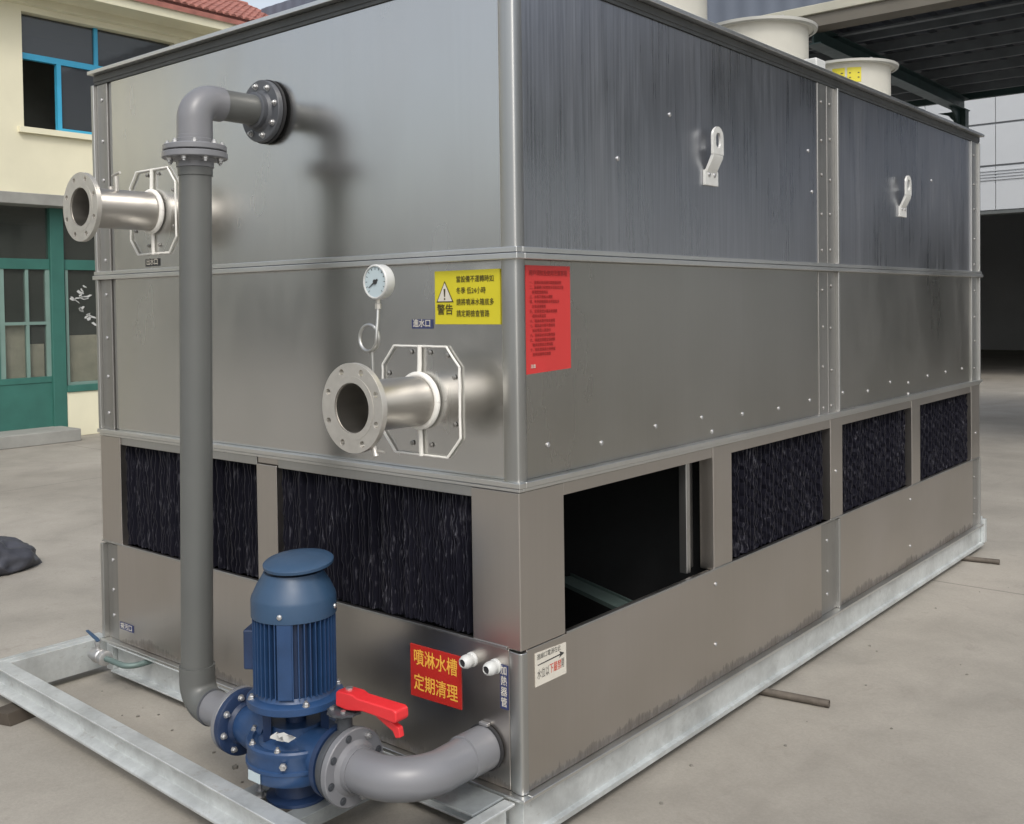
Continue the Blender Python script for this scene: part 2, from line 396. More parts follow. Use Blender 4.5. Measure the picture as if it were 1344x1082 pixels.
# cornice, soffit, fascia
co = MB()
co.prism([(0, 5.58), (.06, 5.60), (.06, 5.70), (.14, 5.74), (.40, 5.76), (.42, 5.70), (.50, 5.70), (.52, 5.84), (.47, 5.90), (-.3, 5.90), (-.3, 5.58)], (HX, Y0, 0), X, Z, Vector((0, Y1-Y0+.25, 0)))
co.build('cornice', 'stuccoW', house)
# tiled roof: deck and rows of barrel tiles on the slope that faces the yard
ez, ex, rz, rx = 5.91, HX+.55, 6.80, HX-1.40
sl = math.atan2(rz-ez, ex-rx); slen = math.hypot(rz-ez, ex-rx)
dk = MB(); dk.prism([(ex, ez-.03), (rx, rz-.03), (rx-3.6, ez-1.0), (rx-3.6, ez-1.1), (rx, rz-.2), (ex, ez-.10)], (0, Y0, 0), X, Z, Vector((0, Y1-Y0+.2, 0)))
dk.build('roof', 'tile', house)
sd_ = Vector((rx-ex, 0, rz-ez)).normalized(); up_ = Vector((-sd_.z, 0, sd_.x))
if up_.z < 0: up_ = -up_
tm = MB(); ty = Y1+.2; rr_ = random.Random(3)
while ty > 1.5:
    for k in range(14):
        b = Vector((ex, ty, ez))+sd_*(k*slen/14)+up_*(.012+rr_.uniform(0, .006)); e = b+sd_*(slen/14+.02)-up_*.010
        vs = []; fs = []
        for i in range(5):
            a = math.pi*i/4
            for q in (b, e): vs.append(q+Vector((0, -math.cos(a)*.050, 0))+up_*(math.sin(a)*.036))
        for i in range(4): fs.append((2*i, 2*i+1, 2*i+3, 2*i+2))
        fs.append((0, 2, 4, 6, 8)); tm.add(vs, fs)
    ty -= .118
tm.build('roof_tiles', 'tile', house, kind='stuff')
rg = MB(); rg.tube([(rx, y, rz+.02) for y in (Y0, -2, 2, Y1+.2)], .06, 10); rg.build('ridge_cap', 'tile', house)
# slab strip above ground floor
bx(house, 'slab_edge', 'slabgrey', HX-5, HX+.28, Y0, Y1, 2.93, 3.08, bevel=.01)
# ground floor: green shopfront and cream dado
gx = HX
bx(house, 'back_room', 'roomdark', HX-3.0, HX-2.9, 1.0, Y1, GZ, 2.93)
bx(house, 'green_post', 'green', gx-.12, gx+.02, 4.185, 4.37, GZ, 2.93, bevel=.008)
sf = MB()
sf.box(gx-.1, gx-.02, 1.0, 4.185, 2.10, 2.24); sf.box(gx-.1, gx-.02, 4.37, 8.25, 2.10, 2.24)
for a in (3.44, 2.75, 2.0, 1.2): sf.box(gx-.1, gx-.02, a, a+.07, .66, 2.93)
for a in (5.35, 6.4): sf.box(gx-.1, gx-.02, a, a+.07, .52, 2.93)
sf.box(gx-.1, gx-.02, 1.0, 4.185, .58, .66); sf.box(gx-.1, gx+.03, 4.37, 8.25, .43, .52)
sf.build('shopfront_frame', 'green', house, .004)
bx(house, 'green_panel', 'green', gx-.08, gx-.03, 1.0, 4.185, -.02, .58)
fr2 = MB()
for a, b in ((3.51, 3.58), (3.86, 3.90), (4.13, 4.185)): fr2.box(gx-.09, gx-.03, a, b, .66, 2.10)
fr2.box(gx-.088, gx-.032, 3.51, 4.18, 1.36, 1.40); fr2.box(gx-.09, gx-.03, 4.40, 4.44, .52, 2.10); fr2.box(gx-.088, gx-.032, 4.44, 5.35, .52, .56)
wf2 = fr2.build('window_frame', 'greenL', house)
for a, b, c, d in ((3.58, 3.86, .66, 2.10), (3.90, 4.13, .66, 2.10), (4.44, 5.35, .56, 2.10), (5.42, 6.4, .52, 2.10), (2.82, 3.44, .66, 2.10), (2.07, 2.75, .66, 2.10),
                   (3.51, 4.185, 2.24, 2.93), (4.37, 5.35, 2.24, 2.93), (5.42, 6.4, 2.24, 2.93), (2.82, 3.44, 2.24, 2.93), (6.47, 8.2, .52, 2.1), (6.47, 8.2, 2.24, 2.93)):
    bx(wf2, 'pane', 'glassG', gx-.065, gx-.057, a, b, c, d)
for a, b, c in ((3.55, 3.88, 1.36), (3.9, 4.13, 1.1), (4.46, 5.3, 1.2)): bx(house, 'curtain', 'curtain', gx-.14, gx-.12, a, b, .5, c)
rr_ = random.Random(5)
for i in range(16):      # pale slivers painted in for bright reflections on the pane
    cy = 4.50+rr_.uniform(0, .36); cz = 1.68+(cy-4.50)*rr_.choice((-.9, .9, .3))+rr_.uniform(-.04, .04); a = rr_.uniform(-.9, .9)
    u = Vector((0, math.cos(a), math.sin(a))); v = Vector((0, -math.sin(a), math.cos(a)))
    l, h = rr_.uniform(.03, .085), rr_.uniform(.01, .03)
    MB().prism([(-l, -h*.3), (-.2*l, -h), (l, -h*.2), (l*.6, h*.6), (0, h*.4), (-l*.7, h)], (gx-.056, cy, cz), u, v, X*.002).build('pane_glint', 'white', wf2, flat=True)
bx(house, 'dado', 'stuccoW', gx-.2, gx+.01, 4.37, 8.25, GZ, .43, bevel=.01)
bx(house, 'door_step', 'slabgrey', gx-.3, gx+.55, 1.0, 4.28, GZ, -.02, bevel=.012)
bx(house, 'pipe_boss', 'stuccoW', gx+.012, gx+.05, 4.88, 4.96, -.12, -.02, bevel=.01)

# ------------------------------------------------------------------ hall at the right rear
HY = 20.0
hall = root('hall', 'pale grey sheet clad hall with a wide dark doorway at the right edge', 'hall', (2, HY, GZ))
def panels():
    xs = [-9.0, -6.6, -5.2, -3.8, -3.05, -1.6, -.15, 1.3, 2.75, 4.2, 5.65, 7.1, 9.5, 12]
    for i in range(len(xs)-1):
        for z0, z1 in ((3.34, 4.22), (4.26, 5.08), (5.12, 6.9)):
            yield xs[i]+.006, xs[i+1]-.006, z0, z1
bx(hall, 'backing_wall', 'hallgap', -9.0, 12.0, HY+.03, HY+.25, 3.30, 6.9)
for a, b, c, d in panels(): MB().box(a, b, HY, HY+.028, c, d).build('wall_panel', 'hallwall' if a < 1 else 'parapet', hall, .006)  # unseen right-hand sheets made darker to dim the side face reflection
rb = MB()
for k in range(4): rb.box(-9, 12, HY-.02, HY-.002, 3.95+.06*k, 3.972+.06*k)
rb.build('wall_rib', 'hallwall', hall)
bx(hall, 'pier', 'hallwall', -9.0, -4.3, HY, HY+.25, GZ, 3.30); bx(hall, 'pier', 'hallwall', 8.0, 12.0, HY, HY+.25, GZ, 3.30)
MB().box(-9, 12, HY-.03, HY+.3, 3.26, 3.32).build('lintel', 'hallseam', hall)
bx(hall, 'back_wall', 'hallwall', -9, 12, HY+14, HY+14.2, GZ, 6.9)
bx(hall, 'side_wall', 'hallwall', -9.2, -9.0, HY, HY+14.2, GZ, 6.9); bx(hall, 'side_wall', 'hallwall', 12, 12.2, HY, HY+14.2, GZ, 6.9)
bx(hall, 'flat_roof', 'roomdark', -9.2, 12.2, HY, HY+14.2, 6.9, 7.0)

yw = MB(); yw.box(-40, 40, -24.3, -24, GZ, 2.5); yw.box(-40.05, 40.05, -24.36, -23.94, 2.5, 2.6)  # added wall behind the camera, darkens what the middle steel mirrors
tag(yw.build('added_wall', 'slabgrey', None, .01), 'long grey wall added out of view to darken reflections in the stainless sheets', 'wall')
# ------------------------------------------------------------------ canopy behind the tower
can = root('canopy', 'dark steel canopy with blue grey sheet parapet standing behind the tower', 'canopy', (-2.55, 13.6, GZ))
CY0, CY1, CX0, CX1 = 8.3, 13.75, -12.3, 13.0
pz0, pz1 = 4.70, 6.58
pm = MB(); x = CX0; i = 0; pts = []
while x < CX1:
    pts += [(x, 0), (x+.10, 0), (x+.125, -.008), (x+.225, -.008)]; x += .25
prf = pts+[(q[0], q[1]+.004) for q in reversed(pts)]
pm.prism(prf, (0, CY0-.06, pz0), X, Y, Z*(pz1-pz0)); pm.build('parapet_sheet', 'parapet', can, sharp=20)
bx(can, 'gutter', 'fascia', CX0, CX1, CY0-.20, CY0-.03, 4.60, 4.70, bevel=.01)
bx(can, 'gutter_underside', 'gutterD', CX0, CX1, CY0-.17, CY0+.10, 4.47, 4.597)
# sheet roof
pts = []; x = CX0
while x < CX1:
    pts += [(x, 0), (x+.14, 0), (x+.17, .045), (x+.22, .045)]; x += .25
pm = MB(); prf = pts+[(q[0], q[1]+.006) for q in reversed(pts)]
pm.prism(prf, (0, CY0, 4.64), X, Z, Vector((0, CY1-CY0+.1, .02))); pm.build('roof_sheet', 'canopy', can, sharp=20)
for y in (9.26, 9.92, 10.58, 11.26, 11.94, 12.60, 13.26):
    m = MB(); m.box(CX0, CX1, y, y+.004, 4.52, 4.63); m.box(CX0, CX1, y+.004, y+.05, 4.52, 4.525); m.build('purlin', 'purlin', can)
m = MB(); m.box(CX0, CX1, 8.78, 8.86, 4.50, 4.52); m.build('purlin', 'purlin', can)
for x in (-7.9, -2.62, 4.0, 10.0):
    m = MB(); m.box(x-.09, x+.09, CY0, CY1, 4.33, 4.345); m.box(x-.09, x+.09, CY0, CY1, 4.50, 4.515); m.box(x-.01, x+.01, CY0, CY1, 4.345, 4.50)
    m.build('beam', 'beam', can)
for x in (-7.9, -2.62, 4.0, 10.0):
    for y in (13.62,): 
        m = MB(); m.box(x-.085, x+.085, y-.085, y+.085, GZ, 4.33); m.build('post', 'beam', can, .008)
        m = MB(); m.prism([(0, 0), (0, -.30), (-.22, -.10), (-.50, 0)], (x-.01, y-.085, 4.33), Y, Z, X*.02); m.prism([(0, 0), (0, -.16), (-.10, -.05), (-.25, 0)], (x-.085, y-.01, 4.33), X, Z, Y*.02)
        m.build('gusset', 'beam', can)
bx(can, 'edge_beam', 'beam', CX0, CX1, 13.70, 13.78, 4.50, 4.63)

# ------------------------------------------------------------------ cooling tower
T = root('cooling_tower', 'large boxy stainless steel closed cooling tower with yellow and red signs', 'cooling tower', (-W_/2, L_/2, 0))
e = .0
def pan(name, mat, face, a0, a1, z0, z1, d0=-.03, d1=0.0, bevel=.003, par=T):
    """sheet on face A (y=0, a = x) or face B (x=0, a = y); d = outward from the face"""
    if face == 'A': return MB().box(a0, a1, -d1, -d0, z0, z1).build(name, mat, par, bevel)
    return MB().box(d0, d1, a0, a1, z0, z1).build(name, mat, par, bevel)
# upper and middle tier sheets
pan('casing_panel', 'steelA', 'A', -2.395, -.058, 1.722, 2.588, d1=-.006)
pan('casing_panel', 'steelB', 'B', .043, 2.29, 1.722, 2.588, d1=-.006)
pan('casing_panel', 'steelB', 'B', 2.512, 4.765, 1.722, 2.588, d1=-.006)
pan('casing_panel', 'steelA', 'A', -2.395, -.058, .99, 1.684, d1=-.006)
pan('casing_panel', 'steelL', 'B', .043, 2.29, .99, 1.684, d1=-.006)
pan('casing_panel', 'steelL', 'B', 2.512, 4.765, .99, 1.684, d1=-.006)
# flanged strips with a bright turned edge
for z0, z1 in ((1.722, 2.588), (.99, 1.684)):
    pan('joint_strip', 'trimD', 'B', 2.29, 2.395, z0, z1, d1=-.002); pan('joint_strip', 'trimD', 'B', 2.399, 2.492, z0, z1, d1=-.002)
    pan('joint_edge', 'trim', 'B', 2.492, 2.512, z0, z1, d1=.016, bevel=.004)
    pan('corner_strip', 'trim', 'B', 4.775, 4.91, z0, z1, d1=0)
    pan('joint_edge', 'trim', 'B', 4.765, 4.775, z0, z1, d1=.004)
    pan('joint_edge', 'trim', 'B', 4.91, 4.93, z0, z1, d1=.014, bevel=.004)
    pan('joint_edge', 'trim', 'A', -2.545, -2.522, z0, z1, d1=.012, bevel=.004)
    pan('corner_strip', 'trimD', 'A', -2.522, -2.43, z0, z1, d1=-.004)
    pan('corner_strip', 'trimD', 'A', -2.426, -2.395, z0, z1, d1=-.012)
# front corner post, in two lengths with a rounded outer edge
def cpost(z0, z1):
    prof = [(-.056, .02), (-.056, -.004), (-.046, -.010)]
    prof += [(.0-.006+.018*math.cos(a), .006-.016+.0+.018*math.sin(a)*1.0+.0) for a in ()]
    prof += [(.001, -.010), (.007, -.007), (.009, -.001), (.009, .030), (.004, .041), (-.02, .041), (-.02, .02)]
    m = MB(); m.prism(prof, (0, 0, z0), X, Y, Z*(z1-z0)); return m.build('corner_post', 'trim', T, .003)
cpost(1.710, 2.588); cpost(.985, 1.700)
# horizontal seams (double lips) and the top rim
def band(name, z0, z1, d, mat, x0=-2.536, y1=4.935):
    m = MB(); m.box(x0, d, -d, .01, z0, z1); m.box(-.01, d, .01, y1, z0, z1); return m.build(name, mat, T, .0025)
band('seam_lip', 1.705, 1.722, .022, 'lip'); band('seam_lip', 1.684, 1.7025, .030, 'lip')
band('seam_lip', .972, .990, .024, 'lip'); band('seam_lip', .958, .9695, .012, 'lip')
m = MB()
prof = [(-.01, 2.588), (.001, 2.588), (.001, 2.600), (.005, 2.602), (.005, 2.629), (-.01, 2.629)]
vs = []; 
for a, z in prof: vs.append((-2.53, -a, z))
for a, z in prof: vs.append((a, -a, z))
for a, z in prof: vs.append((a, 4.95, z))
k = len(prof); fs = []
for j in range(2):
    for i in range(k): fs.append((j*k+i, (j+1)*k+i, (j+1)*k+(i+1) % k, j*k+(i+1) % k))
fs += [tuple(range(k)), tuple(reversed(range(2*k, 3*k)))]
m.add(vs, [tuple(reversed(f)) for f in fs]); m.build('rim_shade', 'band', T, sharp=20)
m = MB(); m.box(-2.53, .036, -.036, .01, 2.6305, 2.647); m.box(-.01, .036, .0105, 4.95, 2.6305, 2.647); m.build('rim_cap', 'lip', T, .002)
bx(T, 'top_deck', 'trimD', -2.53, -.012, .012, 4.92, 2.60, 2.64)
# far walls
bx(T, 'casing_panel', 'steelA', -2.54, -2.51, .031, 4.90, 0, 2.60); bx(T, 'casing_panel', 'steelA', -2.54, -.03, 4.90, 4.93, 0, 2.60)
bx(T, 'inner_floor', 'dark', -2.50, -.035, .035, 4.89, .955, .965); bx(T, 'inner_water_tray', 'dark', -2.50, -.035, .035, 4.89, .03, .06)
# inlet tier: mullions and heads
def mull(face, a0, a1, z0=.457, z1=.956, mat='basin', d=0.004, deep=.06): return pan('inlet_mullion', mat, face, a0, a1, z0, z1, d0=-deep, d1=d)
mull('A', -2.545, -2.37); mull('A', -1.34, -1.213, z1=.930); mull('B', 1.228, 1.385); mull('B', 2.405, 2.555); mull('B', 3.58, 3.724); mull('B', 4.744, 4.935)
m = MB()
prof = [(-.198, -.004), (.004, -.004), (.004, .228), (-.03, .228), (-.03, .03), (-.198, .03)]
m.prism(prof, (0, 0, .457), X, Y, Z*.499); m.build('inlet_corner', 'basin', T, .004)
for f, a, b in (('A', -2.37, -1.345), ('A', -1.21, -.2)): pan('inlet_head', 'trim', f, a, b, .922, .956, d0=-.06, d1=-.002)
pan('inlet_head', 'basin', 'A', -1.34, -1.213, .932, .956, d0=-.06, d1=-.004)
for a, b in ((.228, 1.228), (1.385, 2.405), (2.555, 3.58), (3.724, 4.744)): pan('inlet_head', 'basin', 'B', a, b, .914, .956, d0=-.06, d1=.002)
pan('inlet_guide', 'trim', 'B', 1.115, 1.145, .457, .913, d0=-.09, d1=-.055); pan('inlet_guide', 'trimD', 'B', 1.147, 1.226, .457, .913, d0=-.10, d1=-.090)
# basin sheets
pan('basin_panel', 'basin', 'A', -2.42, -.048, .005, .455, d1=.002)
pan('basin_panel', 'basin', 'B', .026, 2.295, .005, .455, d1=.002); pan('basin_panel', 'basin', 'B', 2.51, 4.78, .005, .455, d1=.002)
pan('joint_strip', 'trimD', 'B', 2.295, 2.488, .005, .448, d1=-.006); pan('joint_edge', 'trim', 'B', 2.488, 2.51, .005, .452, d1=.012, bevel=.003)
pan('joint_strip', 'trimD', 'B', 4.78, 4.91, .005, .448, d1=-.004); pan('joint_edge', 'trim', 'B', 4.91, 4.93, .005, .452, d1=.012)
pan('joint_edge', 'trim', 'A', -2.545, -2.522, .005, .448, d1=.018); pan('joint_strip', 'trimD', 'A', -2.522, -2.42, .005, .448, d1=-.006)
m = MB(); m.prism([(-.046, -.004), (-.003, -.010), (.006, -.006), (.010, .002), (.010, .022), (-.02, .024), (-.046, .02)], (0, 0, .005), X, Y, Z*.447); m.build('basin_corner', 'trim', T, .003)
m = MB(); m.box(-2.548, -.052, -.0085, .0, .4565, .4635); m.box(.0, .0085, .232, 4.93, .4565, .4635); m.build('basin_lip', 'trim', T, .001)
band('foot_lip', -.008, .004, .030, 'lip'); 
# bolts
bm_ = MB(); bm_.lathe((0, 0, 0), (1, 0, 0), [(.0135, 0), (.0135, .0015), (.009, .003), (.009, .008), (.006, .0105)], 12)
b2 = bm_.build('bolt', 'trimD', T); b2.location = Vector((-.002, 2.345, 1.70))-wpos(T)
b0 = bm_.build('bolt', 'bolt', T); b0.location = Vector((-.006, .158, 1.074))-wpos(T)
bl = []
for y in (.468, .816, 1.164, 1.516, 1.855, 2.201, 2.60, 2.93, 3.26, 3.56, 3.90, 4.24, 4.58): bl.append((-.006, y, 1.071+random.uniform(-.002, .002)))
bl += [(-.006, 1.25, 1.010), (-.006, 3.56, 1.006), (-.006, .941, 2.241), (-.006, .592, 2.054), (-.006, 2.20, 2.254), (-.006, 2.24, 2.053), (-.006, 3.99, 2.26),
       (.002, 1.245, .384), (.002, 1.24, .139), (.002, 3.562, .371), (.002, 3.559, .119)]
for z in (1.78, 1.96, 2.14, 2.32, 2.50): bl += [(-.002, 2.345, z), (-.002, 2.445, z)]
for z in (1.03, 1.21, 1.40, 1.60): bl += [(-.002, 2.345, z), (-.002, 2.445, z)]
for z in (1.07, 1.24, 1.42, 1.60, 1.77, 1.95, 2.13, 2.31, 2.5): bl.append((0, 4.845, z))
for z in (.08, .20, .34): bl += [(-.006, 2.39, z+.02), (-.004, 4.845, z)]
bl += [(.004, 4.84, .62), (.004, 2.48, .70)]
for p in bl: copy_at(b2 if p[0] in (-.002, 0, -.004) else b0, p, T, (random.uniform(0, 3), 0, 0))
for z in (1.05, 1.22, 1.40, 1.60, 1.76, 1.95, 2.13, 2.31, 2.5): copy_at(b0, (-2.475, -.004 if z else 0, z), T, (0, 0, -math.pi/2)).location.y = .004-wpos(T).y
for z in (.10, .22, .36): copy_at(b0, (-2.475, .006, z), T, (0, 0, -math.pi/2))
# lifting lugs: flat foot, sloped web, upright tab with a slot
def lug(y):
    hw = .054; t = .008
    m = MB(); m.box(-.006, .006, y-hw, y+hw, 2.008, 2.068); m.build('lug_foot', 'lug', T, .002)
    m = MB(); m.prism([(.006, 2.060), (.036, 2.118), (.036, 2.130), (.026, 2.130), (-.002, 2.0715), (-.002, 2.0685), (.006, 2.0685)], (0, y-.040, 0), X, Z, Y*.080); m.build('lug_web', 'lug', T, .002)
    out = [(-.043, 0)]+[(.043*math.cos(math.pi-a)*1.0, .068+.043*math.sin(a)) for a in [math.pi*i/12 for i in range(13)]]+[(.043, 0)]
    hole = [(.020*math.cos(a), .056+(.008 if math.sin(a) > 0 else -.008)+.022*math.sin(a)) for a in [2*math.pi*i/20 for i in range(20)]]
    plate('lug_tab', [out, hole], .010, (.027, y, 2.1295), Y, Z, 'lug', T, .0015)
    for dy in (-.022, .022):
        copy_at(b0, (.0055, y+dy, 2.038), T)
lug(1.235); lug(3.45)
# fill packs: many wavy upright black sheets standing edge-on in each inlet
def fillpack(face, a0, a1, seed):
    rn = random.Random(seed); m = MB(); a = a0+.004; ph = 0
    while a < a1-.004:
        vs = []; fs = []; n = 26; p0 = rn.uniform(0, 6.28); dj = rn.uniform(-.014, .012)
        per = .030 if face == 'A' else .055
        for i in range(n+1):
            z = .459+(.953-.459)*i/n
            off = (.0014 if face == 'A' else .0042)*math.sin(2*math.pi*z/per+(p0 if face == 'A' else ph))+rn.uniform(-.0003, .0003)
            d = -.030+dj+.003*math.sin(z*60+ph)+rn.uniform(-.003, .003)
            q = min(max(a+off, a0), a1)
            for th, dd in ((-.0013, d), (.0013, d), (.0013+.004, d-.05), (-.0013+.004, d-.05)):
                vs.append((q+th, -dd, z) if face == 'A' else (dd, q+th, z))
        for i in range(n):
            for j in range(3):
                A_, B_ = i*4+j, i*4+(j+1)
                if j == 1 or j == 0 or j == 2: fs.append((A_, B_, B_+4, A_+4))
            fs.append((i*4+3, i*4, i*4+4, i*4+7))
        m.add(vs, fs); a += rn.uniform(.0125, .0185); ph += .9
    m.build('fill_pack', 'fill', T, kind='stuff', sharp=25)
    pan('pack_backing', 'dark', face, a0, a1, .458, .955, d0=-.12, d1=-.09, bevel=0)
for i, (f, a, b) in enumerate((('A', -2.37, -1.345), ('A', -1.213, -.198), ('B', 1.385, 2.405), ('B', 2.555, 3.58), ('B', 3.724, 4.744))): fillpack(f, a, b, i)
bd = Vector((.457, -.195, 0)).normalized(); bn = Vector((bd.y, -bd.x, 0))
m = MB(); m.prism([(0, .018), (.006, .018), (.006, .006), (.104, .006), (.104, .018), (.110, .018), (.110, 0), (0, 0)], (-.78, 1.315, .286), bn, Z, bd*.76)
m.build('inner_brace', 'brace', T)
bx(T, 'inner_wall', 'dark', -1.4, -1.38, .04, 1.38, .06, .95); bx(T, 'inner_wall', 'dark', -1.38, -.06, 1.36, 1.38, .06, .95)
# pipe ports with octagonal cover plates, sealed in white
m = MB(); m.lathe((0, 0, 0), -Y, [(.0085, 0), (.0085, .002), (.0055, .003), (.005, .006)], 10); b1 = m.build('bolt', 'trimD', T); b1.location = Vector((-.30, -.001, 1.37))-wpos(T)
def octo(cx, cz, hx, hz, c): return [(cx-hx+c, cz-hz), (cx+hx-c, cz-hz), (cx+hx, cz-hz+c*1.15), (cx+hx, cz+hz-c*1.15), (cx+hx-c, cz+hz), (cx-hx+c, cz+hz), (cx-hx, cz+hz-c*1.15), (cx-hx, cz-hz+c*1.15)]
def port(cx, cz, ln, pr_, fr_, nip):
    hx, hz, c = .182, .183, .058
    pl = plate('cover_plate', [octo(0, 0, hx, hz, c), circ(0, 0, pr_+.001, 36)], .004, (cx, -.004+.008, cz), -X, Z, 'steelA', T)
    pl.location.y = -.0 - wpos(T).y + .006
    o = octo(0, 0, hx, hz, c)
    P = [Vector((cx+a, -.002, cz+b)) for a, b in o]
    m = MB(); rn = random.Random(int(cx*100))
    for i in range(8):
        if i in (6, 7) and False: continue
        a, b = P[i], P[(i+1) % 8]
        n = max(2, int((b-a).length/.02)); m.tube([a.lerp(b, j/n)+Vector((rn.uniform(-.0008, .0008), 0, rn.uniform(-.0008, .0008))) for j in range(n+1)], .0042+rn.uniform(-.0008, .0008), 8)
    m.build('sealant_bead', 'silic', T)
    for s in (1, -1):
        a, b = Vector((cx, -.004, cz+s*(pr_+.006))), Vector((cx+.004, -.004, cz+s*(hz+.004)))
        MB().tube([a.lerp(b, j/6)+Vector((rn.uniform(-.001, .001), 0, 0)) for j in range(7)], .0078, 8).build('sealant_bead', 'silic', T)
    m = MB(); ring = [Vector((cx+(pr_+.004)*math.cos(a), -.010, cz+(pr_+.004)*math.sin(a))) for a in [2*math.pi*i/48 for i in range(49)]]
    m.tube(ring, .011, 10, caps=False); m.build('sealant_ring', 'silic', T)
    # hollow pipe and drilled flange
    st = MB(); st.lathe((cx, -.004, cz), (0, -1, 0), [(pr_, 0), (pr_, ln-.004), (pr_-.005, ln-.004), (pr_-.005, 0)], 48, False, False)
    p = st.build('pipe_stub', 'pipeS', T)
    loops = [circ(0, 0, fr_, 64), circ(0, 0, pr_-.002, 40)]+[circ(fr_*.845*math.cos(a), fr_*.845*math.sin(a), .0105, 12) for a in [math.pi/8+math.pi/4*i for i in range(8)]]
    fl = plate('flange', loops, .020, (cx, -ln+.014, cz), X, Z, 'flangeS', p, .0015)
    m = MB(); m.lathe((cx, -ln-.004, cz), (0, -1, 0), [(pr_+.018, -.004), (pr_+.018, .003), (pr_-.003, .003), (pr_-.003, -.004)], 48, False, False); m.build('raised_face', 'flangeS', p)
    for (dx, dz) in ((.045, .155), (-.045, .155), (.045, -.155), (-.045, -.155), (.155, .075), (.155, -.08), (-.155, .08), (-.15, -.085)):
        b = copy_at(b1, (cx+dx, -.001, cz+dz), T)
    return p
p1 = port(-.424, 1.224, .300, .0835, .1425, 0); p2 = port(-2.055, 1.970, .325, .0835, .1425, 1)
m = MB(); m.tube([(-2.015, -.19, 2.04), (-2.015, -.19, 2.105)], .010, 12); m.tube([(-2.045, -.19, 2.108), (-1.985, -.19, 2.118)], .006, 8); m.build('air_cock', 'flangeS', p2)
m = MB(); m.tube([(-2.06, -.19, 2.05), (-2.06, -.19, 2.065)], .012, 10); m.build('weld_boss', 'flangeS', p2)
m = MB(); m.tube([(-.36, -.278, 1.115), (-.345, -.278, 1.075)], .009, 10); m.tube([(-.365, -.278, 1.095), (-.315, -.270, 1.09)], .004, 8); m.build('air_cock', 'flangeS', p1)
# fan cylinders on the deck
def fan(y, i):
    x = -.70; r = .285; zt = 3.10
    f = MB(); f.lathe((x, y, 2.64), Z, [(r, 0), (r, zt-2.64-.014), (r+.004, zt-2.64-.008), (r+.045, zt-2.64-.004), (r+.047, zt-2.64+.006), (r+.010, zt-2.64+.008), (r-.012, zt-2.64-.02), (r-.012, 0)], 56, False, False)
    f = f.build('fan_cylinder', 'fan', T, sharp=50)
    MB().lathe((x, y, zt-.012), Z, [(r+.030, 0), (r+.050, .004), (r+.052, .020), (r+.034, .022), (r+.03, 0)], 56, False, False).build('rim', 'fanrim', f)
    m = MB()
    for k in range(4):
        a = R(40)+k*math.pi/2; d = Vector((math.cos(a), math.sin(a), 0)); q = Vector((-d.y, d.x, 0))
        c = Vector((x, y, zt-.14)); m.add([c+d*.05-q*.03+Z*.02, c+d*.26-q*.07+Z*.035, c+d*.26+q*.07-Z*.035, c+d*.05+q*.03-Z*.02], [(0, 1, 2, 3)])
    m.build('fan_blade', 'fanrim', f)
    MB().lathe((x, y, zt-.30), Z, [(.06, 0), (.06, .2), (.03, .23)], 16).build('hub', 'blueD', f)
    m = MB()
    for k in range(3): m.tube([(x-r, y+(k-1)*.1, zt-.35), (x+r, y+(k-1)*.1, zt-.35)], .006, 6)
    m.build('guard', 'fanrim', f)
    if i == 2:
        for k, (a0, a1) in enumerate(((-1.50, -1.22), (-1.17, -.86))):
            m = MB(); n = 5; rr = r+.002
            vs = [(x+rr*math.cos(a0+(a1-a0)*j/n), y+rr*math.sin(a0+(a1-a0)*j/n), z) for j in range(n+1) for z in (2.965, 3.06)]
            m.add(vs, [(2*j, 2*j+2, 2*j+3, 2*j+1) for j in range(n)]); m.build('warning_sticker', 'yellow', f)
            m = MB()
            for zz in (2.99, 3.02): m.add([(x+(rr+.001)*math.cos(a), y+(rr+.001)*math.sin(a), z) for a in (a0+.04, a1-.04) for z in (zz, zz+.008)], [(0, 2, 3, 1)])
            m.build('sticker_print', 'yblack', f)
    m = MB(); m.lathe((x+r*.83, y-r*.62, zt-.005), Z, [(.014, 0), (.014, .02), (.008, .026)], 8); m.build('rim_bolt', 'bolt', f)
for i, y in enumerate((1.90, 3.08, 4.40)): fan(y, i)
MB().box(-.26, -.18, 2.70, 2.82, 2.64, 2.81).build('junction_box', 'white', T, .01)
# ------------------------------------------------------------------ base frame
BF = root('base_frame', 'galvanised channel base frame under the tower and round the pump', 'steel frame', (-1.3, 2.2, -.15))
zb, zt = -.150, -.0095
def chan(name, prof, o, u, d, mat='galv'): m = MB(); m.prism(prof, o, u, Z, d); return m.build(name, mat, BF, .0025)
# right beam: web nearly flush, foot lip proud
chan('side_beam', [(0.002, zt), (0.002, -.126), (.018, -.130), (.018, zb), (-.06, zb), (-.06, zt)], (0, .0, 0), X, Vector((0, L_+.05, 0)))
m = MB(); m.box(-.06, 0, 4.985, 5.02, zb, .04); m.box(.002, .03, 4.95, 5.0, -.13, .03); m.build('lifting_ear', 'galv', BF, .004)
chan('side_beam', [(0.002, zt), (0.002, zb), (.06, zb), (.06, zt)], (-2.545, 0.0, 0), X, Vector((0, L_+.05, 0)))
chan('cross_beam', [(0, zt), (0, zb), (.008, zb), (.045, zb), (.045, -.142), (.008, -.142), (.008, -.018), (.06, -.018), (.06, zt)], (-2.48, 0.03, 0), -Y, Vector((2.42, 0, 0)), 'galv')
m = MB(); m.box(-2.48, -.065, 4.86, 4.92, zb, zt); m.build('cross_beam', 'galv', BF)
